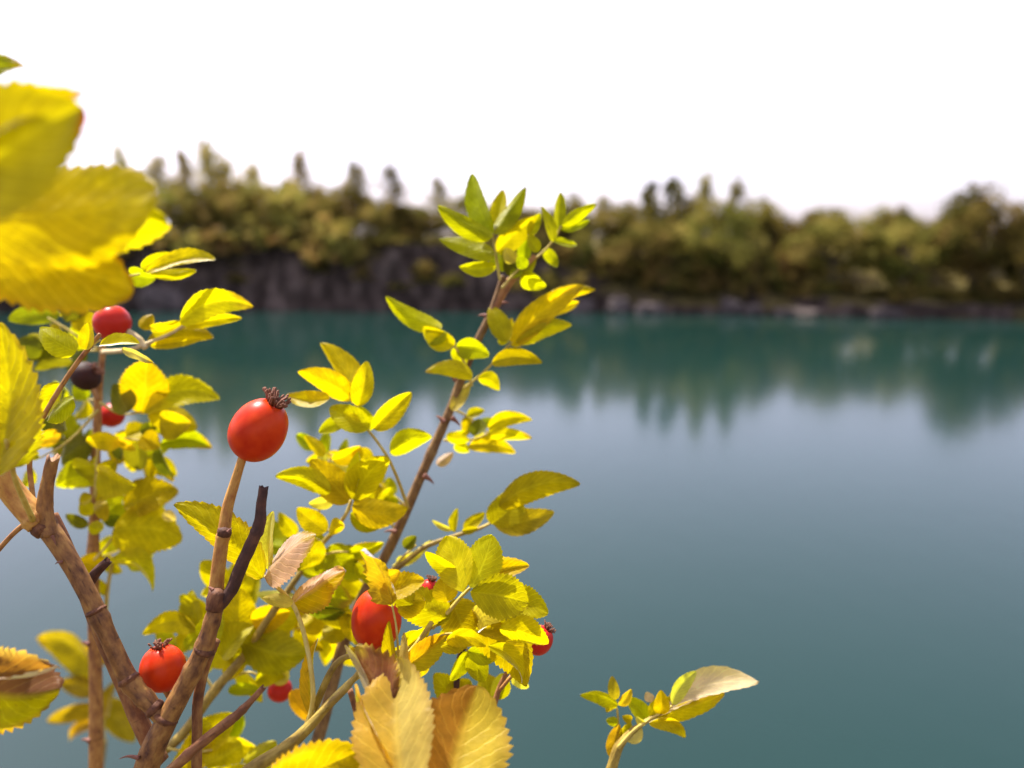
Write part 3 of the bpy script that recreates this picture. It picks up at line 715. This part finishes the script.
leaf(Tc, .272, [(500, 280), (497, 262), (494, 244), (493, 230)], [
 (493, 234, 474, 175, 21, {'f': 24, 'b': .06}), (493, 237, 438, 204, 20, {'f': -28}), (494, 256, 439, 239, 20, {'f': -18}),
 (496, 266, 459, 267, 14, {'f': 20}), (494, 234, 526, 188, 19, {'f': -30}), (497, 252, 536, 217, 20, {'f': 20}),
 (496, 226, 503, 190, 15, {'c': 'y'}), (503, 272, 497, 250, 18, {'f': 34}), (500, 228, 518, 214, 12)], c='g', e=.06, t=.04)
leaf(Tc, .278, [(524, 268), (543, 252), (555, 238), (561, 226)], [
 (528, 236, 540, 213, 11), (553, 242, 541, 207, 11), (558, 232, 561, 192, 12, {'f': 26}), (562, 226, 596, 204, 12, {'f': -20}),
 (562, 230, 590, 221, 9), (553, 240, 577, 245, 9, {'a': .12}), (543, 249, 558, 267, 11), (538, 252, 528, 234, 12), (522, 266, 526, 232, 13)], c='g', e=.05, t=.03)
leaf(Tc, .270, [(502, 288), (512, 276), (520, 268)], [
 (515, 278, 511, 250, 15, {'c': 'd', 'f': 34}), (522, 272, 546, 287, 16, {'c': 'y', 'a': .12}), (517, 274, 536, 258, 13, {'c': 'y'}), (510, 276, 523, 272, 10), (516, 262, 505, 248, 13, {'c': 'l'}),
 (526, 268, 518, 256, 12)], c='g', e=.05, t=.03)
leaf(Tc, .268, [(472, 386), (464, 362), (453, 344), (436, 326)], [
 (442, 328, 386, 297, 19, {'a': -.06, 'f': -22}), (455, 345, 424, 327, 20, {'a': -.1}), (456, 347, 490, 354, 20, {'a': -.16, 'c': 'g', 'b': .1}),
 (473, 377, 426, 372, 17, {'a': .13, 'f': -16}), (454, 347, 466, 367, 14), (446, 332, 430, 345, 9, {'c': 'g'}), (437, 326, 427, 340, 9)], c='y', e=.1, t=.05)
leaf(Tc, .272, [(464, 388), (478, 377), (492, 364), (504, 350), (512, 342)], [
 (511, 346, 582, 287, 26, {'a': -.07, 'f': 14, 'z': .1}), (542, 306, 596, 289, 15, {'a': -.1, 'dd': .012}), (540, 310, 578, 302, 12, {'dd': .014}), (516, 342, 572, 324, 20, {'a': -.1, 'f': -22}),
 (492, 363, 543, 363, 17, {'a': -.12, 'f': 22, 'c': 'm'}), (478, 378, 499, 391, 15, {'a': -.14}), (507, 342, 490, 305, 21, {'f': 16, 'c': 'm'}), (500, 345, 512, 318, 12), (452, 411, 470, 383, 13, {'c': 'l', 'f': 20})], c='y', e=.1, t=.05)
leaf(Tc, .282, [(444, 440), (460, 441), (478, 438), (490, 432)], [
 (447, 440, 466, 431, 10), (474, 436, 480, 418, 16, {'c': 'd', 'a': .15}), (488, 428, 532, 420, 15, {'a': -.14, 'f': 18}), (486, 436, 532, 438, 13), (468, 446, 517, 453, 16, {'a': -.1}), (455, 444, 470, 452, 12), (437, 465, 453, 452, 10, {'c': 'p'}), (446, 436, 470, 440, 12)], c='y', e=.08, t=.05)
stem(Tc, 'side_shoot', [(386, 578, 6.8, .0), (405, 562, 6.0), (425, 547, 5.2), (455, 536, 4.5), (478, 529, 3.8), (492, 522, 3.0)], .262, 'olive', sides=8)
leaf(Tc, .258, [(478, 529), (492, 522), (504, 508)], [
 (491, 524, 516, 488, 33, {'a': .16, 'c': 'm', 'f': 10, 'r': 10, 'b': .12}), (499, 506, 580, 484, 27, {'a': -.12, 'c': 'm', 'f': -14, 'r': 8}), (493, 521, 553, 512, 25, {'a': .08, 'c': 'n', 'f': 16, 'r': 12}),
 (464, 530, 485, 513, 12, {'c': 'y'}), (454, 532, 459, 508, 9, {'c': 'y'}), (452, 530, 432, 520, 6, {'c': 'l'}), (462, 531, 478, 528, 8)], c='m', e=.1, t=.06)
leaf(Tc, .262, [(390, 572), (402, 558), (416, 545)], [(392, 566, 431, 538, 10, {'f': 34}), (404, 548, 416, 536, 12, {'c': 'd'}), (396, 562, 408, 560, 10)], c='l')
# shoot to the left of it
leaf(Tc, .252, [(408, 508, .02), (398, 480, .006), (388, 458), (376, 440), (364, 424), (356, 404)], [
 (355, 402, 317, 342, 26, {'f': -26, 'a': .06}), (352, 400, 298, 371, 24, {'f': -22, 'a': .08}), (330, 399, 286, 395, 16, {'a': -.06}), (358, 406, 367, 361, 21, {'f': 30}),
 (370, 428, 329, 407, 24, {'f': 18}), (373, 429, 411, 392, 21, {'f': 30}), (346, 420, 318, 432, 15), (390, 453, 432, 436, 22, {'a': -.10, 'f': -22}), (362, 424, 345, 412, 16), (372, 430, 359, 406, 15)], c='y', e=.12, t=.05, wr=4)

# ---- pale yellow cane behind the fork, with a second leafy shoot
Q, g = cane('pale yellow-green cane rising behind the brown fork, full of blurred leaves', -.08, .40)
stem(Q, 'stem', [(120, 800, 11.2), (150, 762, 10.5), (182, 735, 9.9), (215, 690, 9.3), (245, 655, 8.7), (266, 622, 7.4), (292, 585, 6.2), (318, 548, 5.6), (335, 530, 4.3), (350, 508, 3.1)], .268, 'olive', root=g, nodes=(.5, .7))
leaf(Q, .25, [(318, 548, .018), (334, 530, .006), (346, 514), (351, 500)], [
 (350, 502, 311, 459, 28, {'c': 'm', 'f': 12}), (331, 492, 275, 476, 21, {'a': .12, 'f': -22}), (352, 496, 361, 452, 16, {'f': 34}), (354, 500, 388, 456, 30, {'c': 'm', 'f': -12}),
 (352, 506, 409, 508, 27, {'a': .10, 'f': -14}), (350, 514, 385, 524, 19, {'a': .1, 'c': 'm'}), (326, 532, 297, 508, 22, {'c': 'm'}), (334, 499, 309, 503, 13, {'c': 'l'}), (340, 520, 330, 535, 14)], c='y', e=.12, t=.05, wr=5)
leaf(Q, .272, [(318, 548), (320, 500), (327, 470), (332, 456)], [
 (324, 456, 305, 436, 12), (332, 460, 361, 445, 15), (330, 462, 352, 468, 16, {'c': 'l'}), (322, 470, 322, 446, 12, {'c': 'l'}), (352, 452, 372, 470, 18)], c='y', t=.04)
leaf(Q, .262, [(305, 566), (322, 556), (336, 552), (348, 552)], [
 (320, 540, 296, 570, 28, {'c': 'm', 'w': .1}), (330, 545, 352, 578, 28, {'c': 'm', 'w': .1}), (322, 546, 310, 528, 20, {'c': 'd'}), (347, 554, 384, 543, 16, {'c': 'y', 'ce': 'o', 'e': .7}), (358, 562, 370, 584, 14), (300, 560, 322, 578, 26, {'c': 'g'}), (340, 548, 356, 566, 20, {'c': 'd'})], c='m', e=.1)
leaf(Q, .27, [(245, 655), (240, 646), (238, 632)], [
 (214, 642, 184, 594, 30, {'a': .1}), (236, 634, 240, 588, 34, {}), (246, 642, 300, 606, 38, {'f': 10}), (240, 640, 304, 654, 40, {'c': 'm', 'f': -14, 'a': .08}), (222, 658, 252, 624, 30), (226, 660, 268, 640, 22, {'c': 'm'}),
 (197, 630, 143, 634, 22, {'a': .16}), (198, 628, 190, 590, 26), (186, 650, 202, 632, 14, {'c': 'g'}), (210, 652, 236, 662, 22), (252, 622, 290, 612, 26), (204, 640, 222, 612, 26)], c='y', e=.1, wr=4)
leaf(Q, .276, [(228, 680), (248, 672), (262, 678)], [
 (236, 668, 264, 700, 18), (255, 682, 290, 672, 22, {'a': -.16}), (222, 672, 246, 664, 18), (288, 682, 276, 668, 18, {'c': 'l'}), (292, 690, 312, 722, 20, {'c': 'o'}), (228, 690, 262, 690, 12, {'c': 'g'})], c='y', e=.15)
rose_hip(Q, 280, 690, 12, 12, 110, .284, HIPRED, calyx=0, ped=[(262, 678, 4), (268, 683, 4), (272, 687, 4)])
leaf(Q, .266, [(168, 748), (190, 752), (212, 750)], [
 (196, 744, 236, 714, 30, {}), (205, 764, 242, 744, 42, {'a': .05}), (188, 770, 206, 722, 26), (240, 772, 276, 742, 24), (178, 780, 196, 740, 24), (214, 776, 246, 764, 30), (190, 736, 212, 724, 20)], c='y', e=.05)
leaf(Q, .262, [(310, 590), (320, 600), (336, 606)], [
 (312, 596, 352, 600, 30, {'c': 'm'}), (318, 606, 354, 628, 30), (308, 608, 352, 616, 18, {'c': 'd'}), (345, 612, 366, 648, 24), (296, 600, 258, 594, 14, {'c': 'l'}), (324, 640, 352, 612, 22), (300, 628, 326, 606, 22)], c='y', e=.1)

# ---- nodding leaves of the sprig left of centre (in focus)
Bc, g = cane('olive cane leaning in from the bottom, with egg shaped hip and bright leaf cluster', -.02, .27)
stem(Bc, 'stem', [(215, 800, 14.2), (250, 770, 13.5), (285, 748, 12.8), (308, 728, 11.2), (328, 706, 8.2), (345, 690, 6.0), (362, 668, 5.2)], .19, 'olive', root=g, nodes=(.9,), sides=12)
stem(Bc, 'side_shoot', [(306, 732, 9.1), (318, 700, 7.7), (340, 660, 6.3), (375, 655, 4.9), (404, 650, 4.2), (430, 628, 4.2), (448, 612, 3.5), (466, 590, 2.8)], .2, 'olive', sides=8)
stem(Bc, 'leaf_stalk', [(300, 735, 8), (318, 715, 8), (338, 694, 7), (358, 676, 6), (380, 668, 5), (408, 654, 5), (432, 622, 5)], .197, 'pet', sides=8)
leaf(Bc, .195, [(308, 726), (313, 700), (311, 670, .002), (303, 630, .005), (292, 603, .009), (278, 588, .011), (265, 576, .013)], [
 (263, 578, 175, 504, 40, {'a': .12, 'f': -24, 'r': 10, 'ce': 'b', 'e': .55, 'z': .12, 'dd': .012, 't': .10, 'b': .1}),
 (265, 577, 314, 534, 30, {'c': 'p', 'f': -14, 'a': .0, 'r': 58, 'dd': .012, 'e': .1}), (268, 570, 273, 511, 20, {'c': 'l', 'f': 26, 'dd': .016, 'e': .4}),
 (293, 603, 342, 568, 27, {'c': 'p', 'c2': 'y', 'f': -22, 'r': 48, 'a': .0, 'dd': .012, 'w': .08, 'ce': 'b', 'e': .5}), (293, 603, 262, 598, 12, {'c': 'l', 'dd': .006}),
 (314, 716, 316, 638, 16, {'f': 30, 'a': -.05, 'c': 'o', 'c2': 'y', 'dd': .002})], c='y', wr=6, mt='pet')
leaf(Bc, .198, [(432, 628), (448, 612), (460, 598), (470, 588)], [
 (463, 592, 447, 536, 38, {'f': 12, 'r': 5, 'dd': -.006, 'z': .6, 'br': None, 'c': 'h', 't': .09, 'p': 1.1, 'e': .15}), (456, 572, 425, 550, 15, {'e': .2}), (471, 588, 492, 534, 36, {'f': -8, 'r': 8, 'c': 'h', 'p': 1.1, 'dd': -.006, 'z': .4, 'br': None, 't': .09}),
 (474, 582, 529, 566, 20, {'f': 38, 'r': 30, 'a': -.05, 'ce': 'p', 'e': .6}), (470, 592, 530, 604, 42, {'f': 10, 'r': 12, 'c': 'g', 'p': 1.1}), (478, 604, 492, 640, 28, {'c': 'l', 'f': -12}),
 (500, 604, 548, 614, 28, {'a': -.1, 'c': 'y'}), (450, 618, 392, 588, 36, {'f': -20, 'a': -.06, 'c': 'm'}), (447, 602, 443, 576, 24, {}), (452, 600, 468, 640, 36, {'c': 'm', 'dd': .008}), (484, 612, 516, 632, 34, {'c': 'm', 'dd': .01})], c='y', e=.12, mt='pet', wr=5)
leaf(Bc, .194, [(425, 640), (445, 634), (465, 634), (478, 632)], [
 (478, 632, 526, 684, 42, {'a': -.16, 'f': -20, 'r': 10, 'c': 'm', 'ce': 'y'}), (488, 646, 524, 683, 12, {'f': 30, 'r': 45, 'a': -.12}), (500, 628, 548, 646, 30, {'a': -.16, 'f': -18}),
 (446, 640, 486, 644, 20, {'a': -.16}), (404, 668, 448, 634, 26, {'c': 'o', 'c2': 'y', 'f': 24}), (440, 648, 478, 630, 18, {'c': 'm'}), (408, 646, 430, 626, 14, {'c': 'y'})], c='y', e=.12)
leaf(Bc, .19, [(398, 672), (398, 650), (396, 625), (392, 605)], [
 (392, 604, 366, 546, 24, {'c': 'n', 'f': 30, 'w': .12, 'ce': 'b', 'e': .8, 't': .2}), (386, 592, 424, 579, 22, {'f': 22, 'r': 30, 't': .12}), (394, 606, 376, 590, 13, {'c': 'y'}), (397, 676, 390, 620, 14, {'f': 36, 'c': 'm'}),
 (402, 680, 404, 632, 9, {'c': 'l'}), (398, 612, 426, 600, 24, {'c': 'y', 'a': -.1}), (376, 582, 400, 572, 18, {'c': 'o', 'e': .6})], c='y', e=.2)
rose_hip(Bc, 377, 619, 25, 31, 3, .206, HIP, calyx=0, ped=[(362, 672, 6), (368, 662, 6), (373, 648, 7)], pmat='olive')
rose_hip(Bc, 429, 590, 10, 11, 15, .218, HIPRED, calyx=.7, ped=[(424, 640, 4), (425, 620, 4), (427, 600, 4)], pmat='olive')
rose_hip(Bc, 539, 640, 14, 15, 40, .215, HIPRED, calyx=.6, ped=[(500, 690, 4), (518, 668, 4), (531, 651, 4)], pmat='tan')
stem(Bc, 'side_twig', [(446, 770, 7, .02), (456, 690, 6, .02), (459, 660, 6, .015), (468, 640, 5, .01)], .215, 'dark', sides=8)
stem(Bc, 'side_twig', [(480, 760, 7), (494, 705, 6), (504, 678, 5), (520, 655, 4)], .222, 'red', sides=8)
leaf(Bc, .232, [(455, 700), (470, 695), (480, 690)], [(470, 700, 434, 674, 28, {'a': -.1}), (488, 706, 482, 672, 26, {'a': .1}), (492, 700, 504, 674, 18), (466, 664, 486, 650, 18, {'c': 'p'}), (450, 704, 470, 680, 26), (512, 672, 528, 688, 12, {'c': 'l'})], c='m', e=.2)
stem(Bc, 'side_twig', [(352, 790, 9), (356, 745, 8), (358, 720, 7), (350, 690, 6)], .225, 'red', sides=8, jag=.0006)

# ---- sharp half dead leaves at the very bottom
Lc, g = cane('short front sprig at the bottom with big half brown serrated leaves', .0, .15, 'rose_sprig')
stem(Lc, 'stem', [(395, 900, 14, .004), (402, 850, 10), (410, 815, 8)], .158, 'tan', root=g)
leaf(Lc, .158, [(404, 840), (408, 815), (410, 798)], [
 (410, 810, 402, 664, 84, {'c': 's', 'c2': 'l', 'f': 16, 'r': 6, 't': .09, 'nt': 17, 'z': .8, 'e': .35, 'ce': 'b', 'a': -.03, 'dd': 0, 'p': 1.0, 'br': None}),
 (394, 722, 349, 648, 44, {'c': 'b', 'f': -22, 't': .22, 'nt': 12, 'w': .12, 'z': .5, 'dd': .014, 'ce': 'p', 'e': .3, 'p': 1.15, 'a': .08}),
 (402, 790, 346, 688, 18, {'c': 'y', 'c2': 'o', 'f': 22, 'r': 38, 'a': .08, 'dd': .004, 'z': .5, 'e': .2}),
 (372, 700, 346, 645, 8, {'c': 'p', 'f': 30, 'z': .4, 'dd': .016})], wr=8, mt='pale')
leaf(Lc, .160, [(406, 850), (430, 835), (446, 815)], [
 (444, 812, 476, 688, 104, {'c': 'u', 'c2': 's', 'f': 16, 'r': 4, 't': .11, 'nt': 15, 'z': .8, 'ce': 'b', 'e': .4, 'dd': 0, 'p': 1.05, 'a': -.02}),
 (420, 830, 436, 740, 26, {'c': 'u', 'c2': 'o', 'f': -24, 'z': .7, 'dd': .004, 'e': .4, 't': .16})], wr=7, mt='pale')
leaf(Lc, .166, [(400, 860), (340, 830), (290, 800)], [
 (262, 800, 362, 752, 72, {'c': 'm', 'c2': 'm', 'f': 18, 'r': -10, 't': .14, 'nt': 15, 'ce': 'b', 'e': .5, 'a': -.06, 'dd': 0, 'z': .15, 'p': 1.05})], wr=6, mt='pale')

# ---- golden leaves, shade put into their colour, further back in the bush, strongly blurred
Nc, g = cane('rearmost sprig, low behind the straight left cane, with dim strongly blurred golden leaves', -.22, .58, 'rose_sprig')
stem(Nc, 'stem', [(84, 830, 9), (98, 780, 7), (104, 740, 6)], .46, 'olive', root=g)
leaf(Nc, .46, [(104, 740), (102, 700), (98, 670)], [
 (98, 672, 42, 634, 40, {'c': 'k', 'a': .1}), (100, 690, 62, 682, 20, {'c': 'k'}), (100, 706, 47, 722, 19, {'c': 'k', 'a': .1}), (100, 722, 69, 742, 11, {'c': 'k', 'a': .12}), (100, 664, 106, 628, 26, {'c': 'k'}), (104, 700, 134, 742, 26, {'c': 'k'}), (106, 716, 116, 680, 16, {'c': 'k'})], c='k', e=.05, t=.05)

# ---- upright cane at the left, out of focus
Cc, g = cane('straight blurred cane at the left, dark and red hips among its leaves', -.24, .44)
stem(Cc, 'stem', [(96, 800, 13.6), (96, 740, 13.6), (96, 690, 12.8), (94, 620, 11.9), (93, 560, 11.0), (95, 510, 10.2), (95, 470, 9.3), (97, 435, 8.5), (98, 400, 7.6), (102, 360, 6.0), (104, 330, 4.2)], .3, 'tan', root=g, nodes=(.55, .7, .85))
thorn(Cc, 90, 741, -9, -1, 6, .298); thorn(Cc, 89, 644, -8, -1, 6, .298)
rose_hip(Cc, 112, 322, 18, 17, -20, .262, HIPRED, calyx=.4, ped=[(146, 348, 7), (138, 339, 7), (128, 331, 6)], pmat='pale')
rose_hip(Cc, 86, 376, 15, 13, 60, .29, HIPDEAD, calyx=.5, ped=[(98, 400, 4), (94, 392, 4), (90, 386, 4)])
rose_hip(Cc, 112, 415, 12, 12, 60, .308, HIPRED, calyx=.5, ped=[(96, 432, 4), (100, 426, 4), (105, 421, 4)])
leaf(Cc, .262, [(103, 352, .03), (128, 350), (146, 344), (170, 334), (190, 322)], [
 (148, 340, 213, 337, 22, {'a': -.14, 'f': -24, 'c': 'm'}), (150, 346, 205, 338, 10, {'c': 'y'}), (180, 323, 253, 306, 26, {'a': -.18, 'f': 20}), (184, 326, 242, 318, 12, {'c': 'y'}), (140, 328, 152, 314, 15, {'c': 'm'}), (152, 332, 182, 322, 18)], c='y', e=.12, mt='pale', wr=5)
leaf(Cc, .268, [(104, 330, .02), (112, 290), (126, 278), (140, 274)], [
 (146, 272, 213, 257, 17, {'a': -.14}), (128, 272, 156, 278, 18, {'c': 'g'}), (150, 274, 194, 270, 11), (142, 268, 176, 254, 11), (160, 262, 190, 250, 9)], c='y', e=.1)
leaf(Cc, .288, [(100, 402), (120, 414), (142, 412)], [
 (141, 414, 146, 360, 42, {'f': 12, 'p': 1.1}), (144, 414, 219, 396, 31, {'a': -.18, 'f': 12, 'p': 1.05}), (148, 411, 197, 428, 25, {'c': 'm', 'a': -.05}), (160, 420, 192, 422, 28, {'c': 'm'}), (128, 412, 112, 384, 26, {'c': 'd'}), (150, 420, 178, 436, 12)], c='y', e=.06)
leaf(Cc, .292, [(97, 436), (118, 438), (138, 440), (160, 442)], [
 (160, 444, 212, 448, 20, {'a': -.16, 'c': 'g'}), (158, 446, 176, 480, 16, {'c': 'd'}), (136, 442, 138, 472, 23, {'c': 'd'}), (126, 436, 148, 428, 18), (120, 442, 86, 440, 19, {'c': 'y'}), (116, 438, 136, 450, 12, {'c': 'o'}), (90, 442, 60, 464, 28, {'c': 'd'}), (142, 436, 160, 448, 20), (118, 444, 122, 460, 14, {'c': 'd'}), (140, 432, 160, 424, 12, {'c': 'd'})], c='y', e=.08)
leaf(Cc, .29, [(95, 498), (96, 480), (97, 462), (98, 448)], [
 (95, 472, 54, 488, 28, {}), (99, 470, 136, 486, 30, {'c': 'y'}), (94, 466, 74, 470, 22, {'c': 'm'}), (97, 488, 96, 456, 16), (100, 474, 116, 460, 16, {'c': 'm'}), (96, 500, 110, 488, 16), (92, 496, 80, 504, 12)], c='y', e=.1)
leaf(Cc, .288, [(94, 560), (105, 548), (114, 536), (122, 528)], [
 (124, 508, 178, 490, 34, {'a': -.04, 'c': 'm', 'f': 14}), (112, 532, 182, 540, 46, {'a': -.12, 'f': -12}), (126, 552, 152, 560, 26, {'c': 'm'}), (110, 560, 152, 592, 24, {'a': -.24}), (104, 568, 79, 560, 26), (88, 526, 66, 514, 12, {'c': 'd'}), (104, 522, 121, 516, 12, {'c': 'd'}), (94, 512, 108, 504, 22, {'c': 'm'}), (88, 526, 104, 528, 12), (92, 515, 82, 500, 14), (164, 512, 176, 520, 10, {'c': 'p'})], c='y', e=.08)
leaf(Cc, .305, [(104, 640), (106, 606), (109, 580), (114, 556)], [(104, 596, 98, 578, 10)], c='m', mt='pet', wr=5)
leaf(Cc, .3, [(100, 350), (80, 338), (62, 326), (48, 318)], [
 (60, 312, 8, 320, 20, {'c': 'd'}), (42, 350, 12, 344, 22, {'c': 'd'}), (70, 358, 34, 370, 16, {'c': 'd'}), (88, 306, 60, 316, 12), (78, 302, 66, 322, 20, {'c': 'd'}), (92, 330, 78, 310, 22, {'c': 'm'}), (60, 340, 30, 358, 18, {'c': 'd'}), (66, 390, 46, 408, 22, {'c': 'd'})], c='g')
leaf(Cc, .285, [(98, 410), (70, 440), (40, 458)], [(60, 432, 32, 444, 14, {'c': 'o'}), (66, 430, 50, 412, 16, {'c': 'd'}), (34, 470, 20, 486, 16, {'c': 'y'}), (40, 458, 28, 446, 12)], c='m')

# ---- low shoot at the right
Dc, g = cane('small separate young shoot low at the right, with one large pale curled leaf', .06, .36, 'rose_shoot')
stem(Dc, 'stem', [(600, 800, 12), (611, 770, 11), (618, 748, 10), (628, 735, 7), (642, 724, 5), (655, 716, 4)], .232, 'olive', root=g, nodes=(.8,))
leaf(Dc, .23, [(618, 748), (632, 732), (646, 722), (660, 714), (672, 706)], [
 (660, 716, 759, 683, 17, {'a': -.17, 'f': -12, 'r': 60, 'c': 'x', 'z': .1, 'e': .1, 'dd': -.001, 'k': .5, 'p': 1.25}), (660, 717, 726, 695, 20, {'a': -.04, 'f': 14, 'r': -20, 'c': 'y', 'z': .1, 'dd': .003}), (672, 704, 698, 672, 16, {'c': 'l', 'a': -.1}),  # cream colour of the curled leaf includes the sun on its top
 (650, 722, 627, 697, 16, {'f': 20}), (649, 722, 687, 739, 14, {'a': -.14, 'f': 24}), (660, 714, 661, 689, 15), (650, 716, 672, 698, 16), (646, 724, 636, 716, 8, {'c': 'l'}), (652, 702, 646, 692, 9, {'c': 'p'})], c='y', e=.12, t=.06, wr=4)
leaf(Dc, .236, [(616, 740), (618, 722), (617, 708)], [
 (618, 706, 580, 694, 15, {'a': .1}), (616, 700, 612, 676, 11, {'c': 'n'}), (620, 706, 631, 688, 11, {'c': 'n'}), (618, 722, 606, 720, 9), (612, 758, 619, 724, 15, {'c': 'n'}), (628, 742, 640, 724, 14, {'c': 'p'}), (614, 704, 606, 712, 9), (620, 738, 632, 722, 12, {'c': 'm'}), (632, 720, 622, 716, 8)], c='m', e=.15, t=.05)

# fuller foliage between the canes, further back in the bush
for a in ((Q, .285, 262, 622, 226, 586, 3, 19, 32, 4, 'y'), (Q, .285, 250, 648, 300, 628, 3, 20, 32, -4, 'y'), (Q, .29, 214, 690, 176, 650, 2, 18, 28, 3, 'm'), (Q, .28, 300, 575, 282, 545, 2, 18, 28, 0, 'g'),
          (Q, .282, 318, 548, 345, 575, 3, 17, 27, 4, 'm'), (Q, .284, 292, 585, 340, 640, 3, 18, 28, 5, 'y'), (Q, .286, 182, 735, 222, 742, 2, 24, 32, 0, 'y'),
          (Cc, .318, 95, 470, 60, 436, 3, 16, 27, 3, 'd'), (Cc, .318, 97, 435, 150, 462, 3, 16, 27, -3, 'm'), (Cc, .315, 95, 510, 135, 505, 2, 20, 28, 0, 'g'), (Cc, .318, 100, 350, 58, 344, 3, 17, 28, -3, 'd'),
          (Cc, .312, 93, 560, 128, 548, 2, 18, 28, 0, 'y'), (Cc, .32, 98, 400, 66, 400, 2, 16, 25, 0, 'g'), (Tc, .298, 404, 516, 350, 470, 3, 16, 26, 4, 'm'), (Tc, .296, 386, 555, 352, 590, 3, 17, 26, -3, 'y'),
          (Bc, .222, 448, 612, 470, 655, 2, 19, 28, 0, 'm'), (Bc, .216, 430, 628, 412, 655, 2, 17, 24, 0, 'y'), (Tc, .29, 451, 408, 492, 438, 3, 11, 20, -3, 'g'), (Tc, .285, 395, 530, 372, 500, 3, 15, 24, 2, 'y'), (Tc, .29, 408, 508, 318, 448, 4, 13, 22, 4, 'g'), (Q, .284, 330, 530, 292, 535, 2, 16, 26, 0, 'm')):
    spray(*a)
